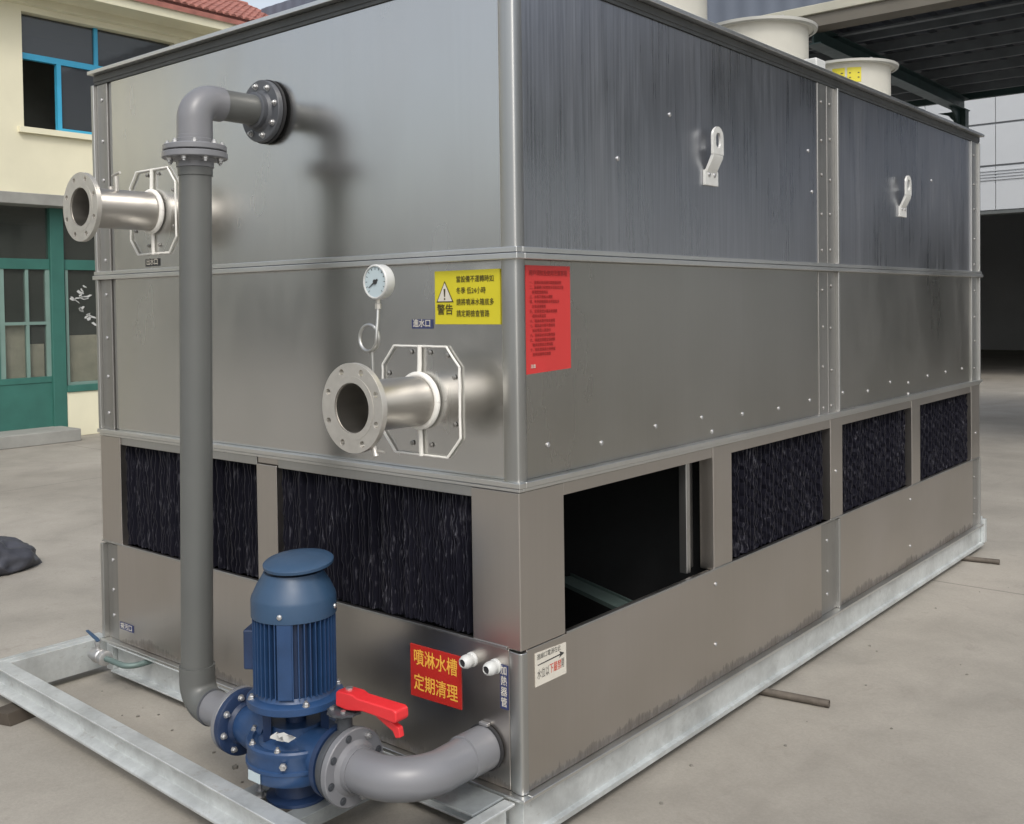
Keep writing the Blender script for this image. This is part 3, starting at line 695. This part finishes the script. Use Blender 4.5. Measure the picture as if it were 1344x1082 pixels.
# forward frame: outer front channel (open outwards) and the two side channels
C1, C0 = Vector((.0, -.600, 0)), Vector((-2.62, -.495, 0))
d = (C1-C0); un = Vector((d.y, -d.x, 0)).normalized()   # outward (towards -y)
chan('front_channel', [(0, zt), (0, zt-.008), (-.040, zt-.010), (-.034, zt-.086), (-.002, zt-.096), (.004, zt-.100), (.004, zt-.110), (-.066, zt-.110), (-.066, zt)], C0, un, d)
chan('side_channel', [(0, zt), (0, zt-.009), (-.036, zt-.010), (-.036, zb+.011), (0, zb+.009), (0, zb), (-.044, zb), (-.044, zt)], (-.004, -.528, 0), X, Vector((0, .494, 0)))
chan('side_channel', [(0, zt), (0, zt-.009), (-.036, zt-.010), (-.036, zb+.011), (0, zb+.009), (0, zb), (-.044, zb), (-.044, zt)], (-2.62, -.430, 0), -X, Vector((0, .46, 0)))
# end plates that close the front channel
m = MB(); m.box(-2.665, -2.622, -.498, .03, zb, zt); m.build('end_plate', 'galv', BF, .002)
MB().box(-.27, -.052, -.178, -.034, -.012, -.004).build('cover_plate', 'galvD', BF, .002)
# pump bearers
for x in (-.80, -.56):
    m = MB(); m.box(x-.035, x+.035, -.50, -.03, -.062, -.055); m.box(x-.035, x-.028, -.50, -.03, -.105, -.062); m.box(x+.028, x+.035, -.50, -.03, -.105, -.062); m.build('pump_bearer', 'galvD', BF, .002)
# rollers on the ground under the frame
for i, (y0, x1, y1, lab) in enumerate(((1.63, .285, 1.70, 'rusty steel roller tube sticking out under the middle of the side beam'), (4.52, .21, 4.62, 'rusty steel roller tube sticking out under the far end of the side beam'))):
    m = MB(); a, b = Vector((-1.6, y0-.2, -.1668)), Vector((x1, y1, -.1668)); dd = (b-a)
    m.lathe(a, dd, [(.0165, 0), (.0165, dd.length), (.013, dd.length), (.013, dd.length-.06)], 20, True, True)
    tag(m.build('steel_tube', 'rust'), lab, 'tube', 'roller tubes under the base frame')
m = MB(); m.prism([(0, 0), (.13, 0), (.11, .05), (.02, .055)], (-2.42, -.60, GZ), Vector((.9, .3, 0)).normalized(), Z, Vector((-.03, .16, 0)))
tag(m.build('wood_wedge', 'wood', None, .003), 'dark timber wedge under the left end of the front channel', 'wedge')

# ------------------------------------------------------------------ drain valve
DV = root('drain_valve', 'small chrome ball valve with lever at the left foot of the tower', 'valve', (-2.43, -.1, -.06))
m = MB(); m.lathe((-2.475, -.105, -.035), X, [(.022, 0), (.026, .004), (.026, .030), (.031, .034), (.033, .055), (.030, .078), (.026, .082), (.026, .098), (.033, .100), (.033, .122), (.024, .126)], 24); m.build('valve_body', 'bolt', DV)
m = MB(); m.tube([(-2.425, -.105, -.005), (-2.425, -.105, .025)], .011, 10); m.lathe((-2.425, -.105, .018), Z, [(.015, 0), (.015, .012)], 6); m.build('stem', 'bolt', DV)
m = MB(); m.prism([(0, 0), (.02, .010), (.10, .034), (.105, .040), (.02, .020), (0, .012)], (-2.415, -.113, .024), -X, Z, Y*.016); m.build('lever', 'blueT', DV, .002)
m = MB(); m.tube([(-2.35, -.105, -.035)]+[Vector((-2.22, -.105, -.035))]+arc((-2.22, -.045, -.035), .06, -math.pi/2, 0, X, Y, 6)+[Vector((-2.16, .03, -.035))], .013, 14); m.build('drain_pipe', 'brace', DV)

# ------------------------------------------------------------------ riser pipe
RP = root('riser_pipe', 'tall grey plastic riser pipe from the pump up to the flange on the tower', 'pipe', (-1.225, -.335, .0))
top = Vector((-1.228, -.322, 2.295)); bot = Vector((-1.240, -.352, .115)); r = .057
ax = (bot-top).normalized()
def flg(name, p, d, R0, th, mat, par, hub=.066, hubl=.03, holes=8, ph=0.2, back=False):
    m = MB(); m.lathe(p, d, [(hub-.01, -.001), (R0-.003, -.001), (R0, .002), (R0, th-.003), (R0-.003, th), (hub+.010, th), (hub, th+.010), (hub, th+hubl), (hub-.005, th+hubl+.003)], 48)
    return m.build(name, mat, par)
def ringbolts(par, p, d, rad, n, th, s=1.0, ph=.2):
    """hexagon bolt heads with washers round a flange"""
    mtx = axis_mat(p, d)
    src = None
    for i in range(n):
        a = ph+2*math.pi*i/n; q = mtx @ Vector((rad*math.cos(a), rad*math.sin(a), th))
        if src is None:
            m = MB(); m.lathe(q, d, [(.0125*s, -.001), (.0125*s, .002)], 14); m.lathe(q+Vector(d).normalized()*.002, d, [(.0095*s, 0), (.0095*s, .007*s), (.008*s, .0085*s)], 6); m.lathe(q+Vector(d).normalized()*.008, d, [(.0055*s, 0), (.0055*s, .008*s)], 10)
            src = m.build('bolt', 'bolt', par); base = q; o0 = WP[src.name].copy()
        else: copy_at(src, o0+(q-base), par)
# upper wall flange, horizontal run, elbow
m = MB(); m.lathe((-1.228, -.004, 2.295), -Y, [(.122, 0), (.122, .010), (.118, .011)], 48); m.build('gasket', 'rubber', RP)
f = flg('wall_flange', (-1.228, -.016, 2.295), -Y, .118, .022, 'pvcD', RP, .068, .03); ringbolts(RP, (-1.228, -.016, 2.295), -Y, .096, 8, .022)
MB().tube([(-1.228, -.05, 2.295), (-1.228, -.25, 2.295)], r, 32).build('pipe_run', 'pvc', RP)
er = .075
e0 = Vector((-1.228, -.322+er, 2.295))
pa = [Vector((-1.228, -.322+er+.035, 2.295)), e0]+arc((-1.228, -.322+er, 2.295-er), er, math.pi/2, math.pi, Y, Z, 14)[1:]
pa = [Vector(p) for p in pa]+[Vector((-1.228, -.322, 2.295-er-.055))]
MB().tube(pa, .063, 36).build('elbow', 'pvcL', RP)
MB().lathe((-1.228, -.323, 2.168), -Z, [(.061, 0), (.0635, .002), (.0635, .02)], 36).build('socket', 'pvcL', RP)
cf = Vector((-1.228, -.3235, 2.108))
MB().tube([cf+Z*.05, cf+Z*.01], .062, 36).build('socket', 'pvcL', RP)
flg('flange', cf+Z*.003, Z, .112, .020, 'pvcL', RP, .066, .022); MB().lathe(cf-Z*.0025, Z, [(.104, 0), (.104, .005)], 40).build('gasket', 'rubber', RP)
flg('flange', cf-Z*.003, -Z, .115, .022, 'pvcL', RP, .066, .030)
ringbolts(RP, cf+Z*.003, Z, .094, 8, .020); ringbolts(RP, cf-Z*.003, -Z, .094, 8, .022)
MB().tube([cf-Z*.03, cf-Z*.085], .0615, 36).build('coupling', 'pvc', RP)
MB().tube([cf-Z*.07, Vector((-1.240, -.352, .22))], r, 40).build('riser', 'pvc', RP)
eb = .078; bz = .115
pb = [Vector((-1.240, -.352, bz+eb+.055)), Vector((-1.240, -.352, bz+eb))]+arc((-1.240+eb, -.352, bz+eb), eb, math.pi, math.pi*1.5, X, Z, 14)[1:]+[Vector((-1.240+eb+.022, -.354, bz))]
MB().tube(pb, .0635, 36).build('elbow', 'pvc', RP)
MB().tube([(-1.14, -.354, bz), (-1.00, -.357, bz)], .0605, 36).build('socket', 'pvcL', RP)
MB().lathe((-1.147, -.354, bz), X, [(.060, 0), (.0655, .002), (.0655, .007), (.060, .009)], 36).build('socket_lip', 'pvcD', RP)
flg('flange', (-.967, -.358, bz), -X, .112, .020, 'pvcL', RP, .066, .02)

# ------------------------------------------------------------------ pump
PX, PY = -.662, -.360
PU = root('water_pump', 'blue vertical inline water pump with finned motor and round rain cap', 'pump', (PX, PY, -.055))
def lz(name, mat, prof, par=PU, n=48, sharp=35, caps=(True, True)): return MB().lathe((PX, PY, 0), Z, prof, n, *caps).build(name, mat, par, sharp=sharp)
# volute with nozzles and flanges
m = MB()
pr2 = [(.060, .010), (.110, .020), (.146, .034), (.156, .050), (.158, .076), (.163, .078), (.163, .088), (.158, .090), (.158, .124), (.161, .130), (.161, .144), (.156, .150), (.140, .150), (.134, .142), (.122, .140), (.116, .146), (.090, .160), (.086, .196)]
m.lathe((PX, PY, 0), Z, pr2, 48)
m.tube([(PX-.09, PY, .113), (PX-.22, PY, .113), (PX-.265, PY, .115)], .082, 28, r_end=.064)
m.tube([(PX+.07, PY, .113), (PX+.20, PY, .115)], .075, 28)
m.build('volute', 'blue', PU)
MB().lathe((PX-.300, PY, .115), X, [(.112, 0), (.112, .020), (.108, .023), (.075, .026), (.066, .040)], 44).build('suction_flange', 'blueD', PU)
ringbolts(PU, (PX-.277, PY, .115), X, .092, 8, 0)
MB().lathe((PX+.200, PY, .115), X, [(.075, -.016), (.080, -.006), (.112, 0), (.112, .020)], 44).build('discharge_flange', 'blueD', PU)
MB().lathe((PX, PY, 0), Z, [(.100, -.054), (.100, -.044), (.072, -.036), (.066, .0), (.078, .020)], 40).build('pump_foot', 'blueD', PU)
m = MB(); m.prism([(-.030, -.0155), (.030, -.0155), (.030, .0155), (-.030, .0155)], (PX-.010, PY-.1585, .060), X, Z, -Y*.004)
m.build('rating_plate', 'dial', PU, .001)
# lantern with windows, then motor flange
m = MB()
for ad in (52, 232):
    a = R(ad); d_ = Vector((math.cos(a), math.sin(a), 0)); t_ = Vector((-d_.y, d_.x, 0)); c = Vector((PX, PY, 0))
    m.prism([(-.050, 0), (.050, 0), (.066, .100), (-.066, .100)], c+d_*.078+Z*.152, t_, Z, d_*.026)
m.lathe((PX, PY, 0), Z, [(.034, .19), (.034, .266)], 20)
m.lathe((PX, PY, 0), Z, [(.060, .160), (.062, .176), (.050, .180), (.045, .192)], 32)
m.build('lantern', 'blueD', PU)
ringbolts(PU, (PX, PY, .150), Z, .148, 8, 0, .85, .5)
MB().lathe((PX+.098, PY-.128, .112), Vector((.6, -.8, 0)), [(.012, 0), (.012, .010), (.007, .011), (.007, .018)], 6).build('drain_plug', 'bolt', PU)
lz('motor_flange', 'blue', [(.090, .250), (.120, .254), (.150, .260), (.156, .264), (.156, .284), (.150, .288), (.128, .292), (.120, .306)], n=56)
m4 = [(math.cos(a), math.sin(a)) for a in [R(45+90*k-20) for k in range(4)]]
ringbolts(PU, (PX, PY, .288), Z, .142, 4, 0, 1.0, R(25+220))
# motor
lz('motor_body', 'blueD', [(.108, .300), (.112, .304), (.112, .575)], n=56)
fm = MB(); fm.box(.108, .134, -.0016, .0016, .306, .545)
fin0 = None; nf = 44
for k in range(nf):
    a = 2*math.pi*k/nf
    if min(abs((math.degrees(a)-q+180) % 360-180) for q in (-52, 214)) < 9: continue
    if fin0 is None:
        fm = MB(); fm.box(.108, .134, -.0017, .0017, .306, .556); me = bpy.data.meshes.new('cooling_fin'); me.from_pydata([v for v in fm.v], [], fm.f); me.materials.append(MT['blue'])
        fin0 = bpy.data.objects.new('cooling_fin', me); COL.objects.link(fin0); fin0.parent = PU; fin0.location = Vector((PX, PY, 0))-wpos(PU); fin0.rotation_euler = (0, 0, a)
    else:
        o = fin0.copy(); COL.objects.link(o); o.rotation_euler = (0, 0, a)
a = R(-52); d_ = Vector((math.cos(a), math.sin(a), 0)); t_ = Vector((-d_.y, d_.x, 0))
m = MB(); m.prism([(-.024, .306), (.024, .306), (.024, .556), (-.024, .556)], Vector((PX, PY, 0))+d_*.108, t_, Z, d_*.026); m.build('fin_boss', 'blue', PU, .003)
a = R(214); d_ = Vector((math.cos(a), math.sin(a), 0)); t_ = Vector((-d_.y, d_.x, 0))
m = MB(); m.prism([(-.045, .37), (.045, .37), (.045, .50), (-.045, .50)], Vector((PX, PY, 0))+d_*.108, t_, Z, d_*.050); m.build('terminal_box', 'blueD', PU, .006)
cowl = lz('fan_cowl', 'blueT', [(.1335, .546), (.1375, .548), (.1375, .603), (.1345, .613), (.118, .648), (.098, .680), (.096, .686), (.090, .686), (.090, .68)], n=64, sharp=28)
for dg in (-57, 33, 123, 213):
    q = Vector((PX+.137*math.cos(R(dg)), PY+.137*math.sin(R(dg)), .572)); MB().lathe(q, Vector((math.cos(R(dg)), math.sin(R(dg)), 0)), [(.009, 0), (.008, .004), (.004, .006)], 12).build('cowl_screw', 'bolt', cowl)
for dg in (20, 110, 200, 290): MB().tube([(PX+.07*math.cos(R(dg)), PY+.07*math.sin(R(dg)), .688), (PX+.07*math.cos(R(dg)), PY+.07*math.sin(R(dg)), .718)], .006, 8).build('cap_stud', 'blueD', PU)
tn = Vector((.03, -.10, 1)).normalized()
MB().lathe((PX+.016, PY+.010, .706), tn, [(.106, 0), (.1135, .003), (.1140, .012), (.108, .017), (.06, .024), (.0, .026)], 56, True, False).build('rain_cap', 'blueT', PU)
# white paper tag tied in the lantern
m = MB(); q = Vector((PX+.082, PY-.118, .196)); vs = []; 
for i in range(7):
    for j in range(4):
        u_, v_ = i/6-.5, j/3-.5
        vs.append(q+Vector((u_*.09, -.012*math.sin(i*1.7+j)-.02*v_, v_*.036*(1-abs(u_)*.9)+u_*.022+.004*math.sin(i*2.3+j*1.9))))
m.add(vs, [(i*4+j, (i+1)*4+j, (i+1)*4+j+1, i*4+j+1) for i in range(6) for j in range(3)]); m.build('paper_tag', 'white', PU)
# ------------------------------------------------------------------ mounting springs
for i, (x, y, lab) in enumerate(((PX-.085, PY-.085, 'zinc anchor bolt with nuts at the front foot of the pump'), (PX+.11, PY+.05, 'zinc anchor bolt with nuts at the rear foot of the pump'))):
    m = MB(); m.lathe((x, y, -.054), Z, [(.020, 0), (.020, .004), (.013, .005), (.013, .016), (.016, .018), (.016, .022), (.007, .023), (.007, .060)], 6 if False else 16); tag(m.build('anchor_bolt', 'bolt'), lab, 'bolt', 'anchor bolts of the pump')

# ------------------------------------------------------------------ butterfly valve with red lever
VX = .082     # the valve sits this much further along than its drawing origin
BV = root('butterfly_valve', 'dark wafer butterfly valve with a long red hand lever', 'valve', (-.503+VX, PY, .0))
MB().lathe((-.5205+VX, PY, .115), X, [(.060, 0), (.107, .001), (.110, .004), (.110, .034), (.107, .037), (.06, .038)], 48).build('valve_body', 'iron', BV)
MB().lathe((-.5125+VX, PY, .115), X, [(.1112, 0), (.1128, .003), (.1128, .019), (.1112, .022)], 48).build('body_rib', 'iron', BV)
m = MB(); m.tube([(-.502+VX, PY, .215), (-.502+VX, PY, .272)], .024, 20); m.box(-.533+VX, -.471+VX, PY-.036, PY+.036, .270, .280); m.build('neck', 'iron', BV, .002)
n = 22; notched = [((.058 if i % 2 else .051)*math.cos(math.pi*2*i/n), (.058 if i % 2 else .051)*math.sin(math.pi*2*i/n)) for i in range(n)]
m = MB(); m.prism(notched, (-.50+VX, PY, .2805), X, Y, Z*.007); m.build('notch_plate', 'iron', BV)
for q in ((-.530, PY-.026), (-.478, PY-.026), (-.530, PY+.026), (-.478, PY+.026)): MB().lathe((q[0]+VX, q[1], .2878), Z, [(.008, 0), (.008, .008)], 6).build('bolt', 'bolt', BV)
LO = Vector((-.443, PY+.012, .288)); lu = Vector((.998, .02, -.035)).normalized()*.88; lw = Vector((.035, 0, .999)).normalized(); lt = lu.cross(lw).normalized()
m = MB(); m.prism([(-.004, .008), (-.004, .052), (.008, .060), (.080, .064), (.105, .058), (.285, .066), (.298, .060), (.300, .034), (.292, .024), (.185, .024), (.130, .022), (.085, .012), (.050, .006)], LO-lt*.028, lu, lw, lt*.056)
m.build('lever', 'red', BV, .006)
m = MB(); m.prism([(.150, .030), (.205, .030), (.292, .006), (.300, -.022), (.278, -.030), (.262, -.012), (.215, .002), (.165, .018)], LO-lt*.010, lu, lw, lt*.020); m.build('trigger', 'red', BV, .004)
MB().lathe(LO+lu*.035+lw*.060, Z, [(.012, 0), (.012, .008)], 6).build('stem_nut', 'bolt', BV)

# ------------------------------------------------------------------ suction pipe from basin to valve
SP = root('suction_pipe', 'fat grey plastic bend joining the red lever valve to the basin corner', 'pipe', (-.2, -.2, .0))
m = MB(); m.lathe((-.4805+VX, PY, .115), X, [(.05, 0), (.117, 0), (.120, .003), (.120, .021), (.117, .024), (.085, .024), (.072, .034), (.069, .05)], 56, True, True); fl = m.build('flange', 'pvcL', SP)
mt_ = axis_mat((-.4565+VX, PY, .115), X)
for i in range(8):
    a = .25+math.pi/4*i; q = mt_ @ Vector((.100*math.cos(a), .100*math.sin(a), .0))
    if i in (1, 6): MB().lathe(q, X, [(.0105, 0), (.0105, .008), (.006, .009), (.006, .018)], 6).build('bolt', 'bolt', fl)
    else: MB().lathe(q, X, [(.0125, -.002), (.0125, .0008), (.0085, .0009), (.008, .004)], 14).build('bolt_socket', 'iron', fl)
rb_ = .155
path = [Vector((-.45+VX, PY, .115)), Vector((-.34, PY, .115))]+[Vector((p.x, p.y, .115)) for p in arc((-.150-rb_, PY+rb_, 0), rb_, -math.pi/2, 0, X, Y, 18)]+[Vector((-.1465, -.08, .121))]
MB().tube(path, .066, 44, r_end=.065).build('bend', 'pvcL', SP)
MB().lathe((-.1475, -.118, .121), Y, [(.062, 0), (.0695, .003), (.0695, .114)], 44).build('socket', 'pvcL', SP)
m = MB(); m.lathe((-.147, -.010, .121), Y, [(.0695, -.006), (.075, -.005), (.075, .006), (.0695, .007)], 44, False, False); m.build('rubber_collar', 'rubber', SP)
MB().box(-.165, -.128, -.020, -.003, .192, .202).build('collar_clip', 'bolt', SP, .002)

# ------------------------------------------------------------------ pressure gauge
PG = root('pressure_gauge', 'round white pressure gauge on a looped siphon tube above the lower port', 'gauge', (-.395, -.235, 1.30))
gc = Vector((-.365, -.235, 1.620))
loop = [Vector((-.402, -.235, 1.300)), Vector((-.402, -.235, 1.36))]+[Vector((-.410+.042*math.cos(a), -.235-.012*i_/34, 1.443+.042*math.sin(a))) for i_, a in enumerate([R(-80)+R(440)*i/34 for i in range(35)])]
loop += [Vector((-.3685, -.244, 1.47)), Vector((-.370, -.238, 1.51)), Vector((-.371, -.235, 1.545))]
MB().tube(loop, .0055, 10).build('siphon_tube', 'trim', PG)
MB().lathe((-.371, -.235, 1.535), Z, [(.010, 0), (.010, .016), (.007, .017), (.007, .038)], 6).build('nut', 'flangeS', PG)
hs_ = MB().lathe(gc+Y*.018, -Y, [(.046, -.002), (.053, 0), (.055, .004), (.055, .034), (.052, .038), (.049, .038), (.048, .034)], 44, True, False).build('case', 'white', PG)
MB().lathe(gc-Y*.014, -Y, [(.049, 0), (.049, .0015)], 40).build('dial', 'dial', PG)
for i in range(13):
    a = R(225-270*i/12); dr = Vector((math.cos(a), 0, math.sin(a))); t_ = Vector((-math.sin(a), 0, math.cos(a)))
    MB().prism([(.038, -.0009), (.045, -.0009), (.045, .0009), (.038, .0009)], gc-Y*.0158, dr, t_, -Y*.0006).build('scale_mark', 'ink', PG, flat=True)
a = R(212); dr = Vector((math.cos(a), 0, math.sin(a))); t_ = Vector((-math.sin(a), 0, math.cos(a)))
MB().prism([(-.014, -.0028), (.034, -.0007), (.034, .0007), (-.014, .0028)], gc-Y*.0175, dr, t_, -Y*.0012).build('needle', 'ink', PG)
MB().lathe(gc-Y*.016, -Y, [(.0075, 0), (.0075, .004)], 14).build('hub', 'ink', PG)

# ------------------------------------------------------------------ cable glands
for i, x in enumerate((-.203, -.101)):
    gl = MB(); gl.lathe((x, -.0025, .392), -Y, [(.024, 0), (.024, .008), (.0215, .010), (.0215, .020), (.0225, .022), (.0225, .034), (.018, .046), (.0125, .050), (.0125, .046)], 20, True, False)
    g_ = gl.build('cable_gland', 'white'); tag(g_, ('white cable gland beside the red and gold sign', 'white cable gland beside the narrow blue label')[i], 'cable gland', 'cable glands at the basin corner')
    MB().lathe((x, -.047, .392), -Y, [(.0125, 0), (.0125, .0015)], 16).build('opening', 'rubber', g_)

# ------------------------------------------------------------------ signs
def signA(name, label, x0, x1, z0, z1, mat, cat='sign', d=.006, kx=0):
    o = MB().prism([(0, 0), (x1-x0, kx), (x1-x0, z1-z0+kx), (0, z1-z0)], (x0, -d+.002 if d > 0 else -d, z0), X, Z, -Y*.0014).build(name, mat); tag(o, label, cat); return o
YS = .0060
def onA(x, z, off=0.0): return (x, -off, z)
s1 = MB().box(-.349, -.066, .0, .0055, 1.481, 1.656); s1 = s1.build('warning_sign', 'yellow'); tag(s1, 'yellow warning sign with triangle stuck left of the front corner', 'sign')
yy = -.0006
m = MB(); m.prism([(-.0385, 0), (.0385, 0), (0, .070)], (-.303, yy, 1.553), X, Z, -Y*.0006); m.build('triangle_border', 'yblack', s1, flat=True)
m = MB(); m.prism([(-.0325, .0035), (.0325, .0035), (0, .0635)], (-.303, yy-.0007, 1.553), X, Z, -Y*.0006); m.build('triangle_field', 'paper', s1, flat=True)
m = MB(); m.prism([(-.0022, .018), (.0022, .018), (.0042, .044), (-.0042, .044)], (-.303, yy-.0014, 1.553), X, Z, -Y*.0006); m.prism(circ(0, .011, .0036, 12), (-.303, yy-.0014, 1.553), X, Z, -Y*.0006); m.build('exclamation_mark', 'yblack', s1, flat=True)
text('lettering', '警告', .037, (-.340, yy-.0008, 1.545), X, Z, 'yblack', s1, bold=.0009)
for i, tline in enumerate(('當設備不運轉時如', '冬季 低24小時', '請將噴淋水箱底多', '請定期檢查管路')):
    text('lettering', tline, .0232, (-.252, yy-.0008, 1.637-.037*i), X, Z, 'yblack', s1, bold=.0004, sx=.88)
s2 = MB().box(.0, .0055, .044, .278, 1.325, 1.666)
s2 = MB(); s2.add([(-.006, .044, 1.322), (-.006, .278, 1.330), (-.006, .280, 1.666), (-.006, .046, 1.666), (.001, .044, 1.322), (.002, .278, 1.330), (.001, .280, 1.666), (.001, .046, 1.666)], [(0, 3, 2, 1), (4, 5, 6, 7), (0, 1, 5, 4), (1, 2, 6, 5), (2, 3, 7, 6), (3, 0, 4, 7)])
s2 = s2.build('notice_sheet', 'redpaper'); tag(s2, 'tall red notice sheet with small print right of the front corner', 'notice')
text('lettering', '用戶須知及使用注意事項', .0185, (.0028, .062, 1.650), Y, Z, 'redink', s2, bold=.0004, sx=.98)
body = ['一、設備安裝前請仔細閱讀說明', '二、設備運行前檢查水位是否正常', '並確認風機轉向', '三、水泵不得無水運轉', '四、冬季停機應將水排放乾淨', '以免凍壞盤管', '五、定期清理水槽及過濾網', '保持水質清潔', '六、噴淋水應作軟化處理', '七、電氣部分應可靠接地', '並由專業人員操作', '八、檢修前必須切斷電源', '九、風機皮帶應定期調整', '軸承定期加注潤滑脂', '十、如有異常請立即停機', '並與供應單位聯繫']
for i, t_ in enumerate(body): text('lettering', t_, .0118, (.0028, .064+(.012 if t_[1] != '、' else 0), 1.617-.0152*i), Y, Z, 'redink', s2, sx=1.0, bold=.0002)
text('lettering', '注意', .013, (.0028, .064, 1.352), Y, Z, 'paper', s2, bold=.0004)
s3 = MB().prism([(0, 0), (.236, .004), (.236, .180), (0, .178)], (-.489, -.0022, .209), X, Z, -Y*.0022).build('red_gold_sign', 'redsign'); tag(s3, 'small red sign with golden characters low on the basin', 'sign')
for i, t_ in enumerate(('噴淋水槽', '定期清理')): text('lettering', t_, .060, (-.371, -.0050, .372-.086*i), X, Z, 'gold', s3, 'CENTER', sx=.86, bold=.0012)
s4 = MB().prism([(0, 0), (.163, 0), (.163, .102), (0, .108)], (.0022, .066, .326), Y, Z, X*.0018).build('paper_label', 'paper'); tag(s4, 'white paper label with arrow and red print on the basin corner', 'label')
text('lettering', '進線口電源在此', .020, (.0046, .074, .428), Y, Z, 'ink', s4, sx=.9)
m = MB(); m.prism([(0, 0), (.118, .003), (.112, -.005), (.14, .005), (.115, .016), (.118, .007), (0, .003)], (.0042, .078, .392), Y, Z, X*.0006); m.build('arrow', 'ink', s4, flat=True)
text('lettering', '水位以', .034, (.0046, .074, .378), Y, Z, 'ink', s4, sx=.62); text('lettering', '下嚴禁', .034, (.0046, .138, .380), Y, Z, 'inkred', s4, sx=.62, bold=.0004); text('lettering', '開', .034, (.0046, .201, .381), Y, Z, 'ink', s4, sx=.5)
s5 = MB().box(-.462, -.366, .002, .0055, 1.466, 1.497).build('port_label', 'bluelab'); tag(s5, 'dark blue name label just left of the yellow warning sign', 'label')
text('lettering', '進水口', .029, (-.414, .0012, 1.4965), X, Z, 'paper', s5, 'CENTER', sx=.98, bold=.0006)
s6 = MB().box(-2.128, -2.018, .002, .0055, 1.733, 1.766).build('port_label', 'blacklab'); tag(s6, 'black name label below the upper left port', 'label')
text('lettering', '出水口', .030, (-2.073, .0012, 1.765), X, Z, 'paper', s6, 'CENTER', sx=1.05, bold=.0006)
s7 = MB().box(-.083, -.050, -.0060, -.0025, .262, .402).build('gland_label', 'bluelab'); tag(s7, 'narrow upright label beside the right cable gland', 'label')
for i, ch in enumerate('加熱器管'): text('lettering', ch, .032, (-.0665, -.0068, .400-.034*i), X, Z, 'paper', s7, 'CENTER', sx=.85, bold=.0006)
s8 = MB().box(-2.405, -2.290, -.0055, -.0025, .068, .100).build('drain_label', 'bluelab'); tag(s8, 'small label at the left foot of the basin above the drain valve', 'label')
text('lettering', '排污口', .031, (-2.347, -.0064, .099), X, Z, 'paper', s8, 'CENTER', sx=1.1, bold=.0006)

# ------------------------------------------------------------------ heap of sheeting and pebbles on the yard
bmh = bmesh.new(); bmesh.ops.create_icosphere(bmh, subdivisions=5, radius=1)
from mathutils import noise
for v in bmh.verts:
    p = v.co.copy(); f_ = 1+.25*noise.noise(p*1.5)-.28*abs(noise.noise(p*2.6+Vector((3, 1, 2))))+.05*abs(noise.noise(p*6))
    v.co = Vector((p.x*.34*f_, p.y*.38*f_, max(p.z, -.05)*.25*f_))
me = bpy.data.meshes.new('tarp_heap'); bmh.to_mesh(me); bmh.free()
th = finish(me, 'tarp_heap', 'tarp', None, (-5.05, .42, GZ+.01), sharp=60); tag(th, 'crumpled dark grey sheeting heaped on the yard at the left edge', 'sheeting')
rn = random.Random(11); pb_ = MB()
for i in range(150):
    x, y = (rn.uniform(.1, 3.0), rn.uniform(-.5, 6.0)) if i % 3 else (rn.uniform(-6.5, -.2), rn.uniform(-1.9, -.68))
    if i % 7 == 0: x, y = rn.uniform(-2.5, -1.0), rn.uniform(-.44, -.05)
    s = rn.uniform(.003, .009)*(1.8 if rn.random() < .08 else 1); 
    vs = [(x+s*rn.uniform(.7, 1.3)*math.cos(a)*q, y+s*math.sin(a)*q*rn.uniform(.7, 1.2), GZ+z*s) for q, z in ((1, 0), (.8, .6)) for a in [2*math.pi*k/5 for k in range(5)]]
    pb_.add(vs, [(k, (k+1) % 5, 5+(k+1) % 5, 5+k) for k in range(5)]+[(5, 6, 7, 8, 9)])
o = pb_.build('pebbles', 'stone', flat=True, kind='stuff'); tag(o, 'scattered small stones and crumbs lying on the concrete yard', 'pebbles')
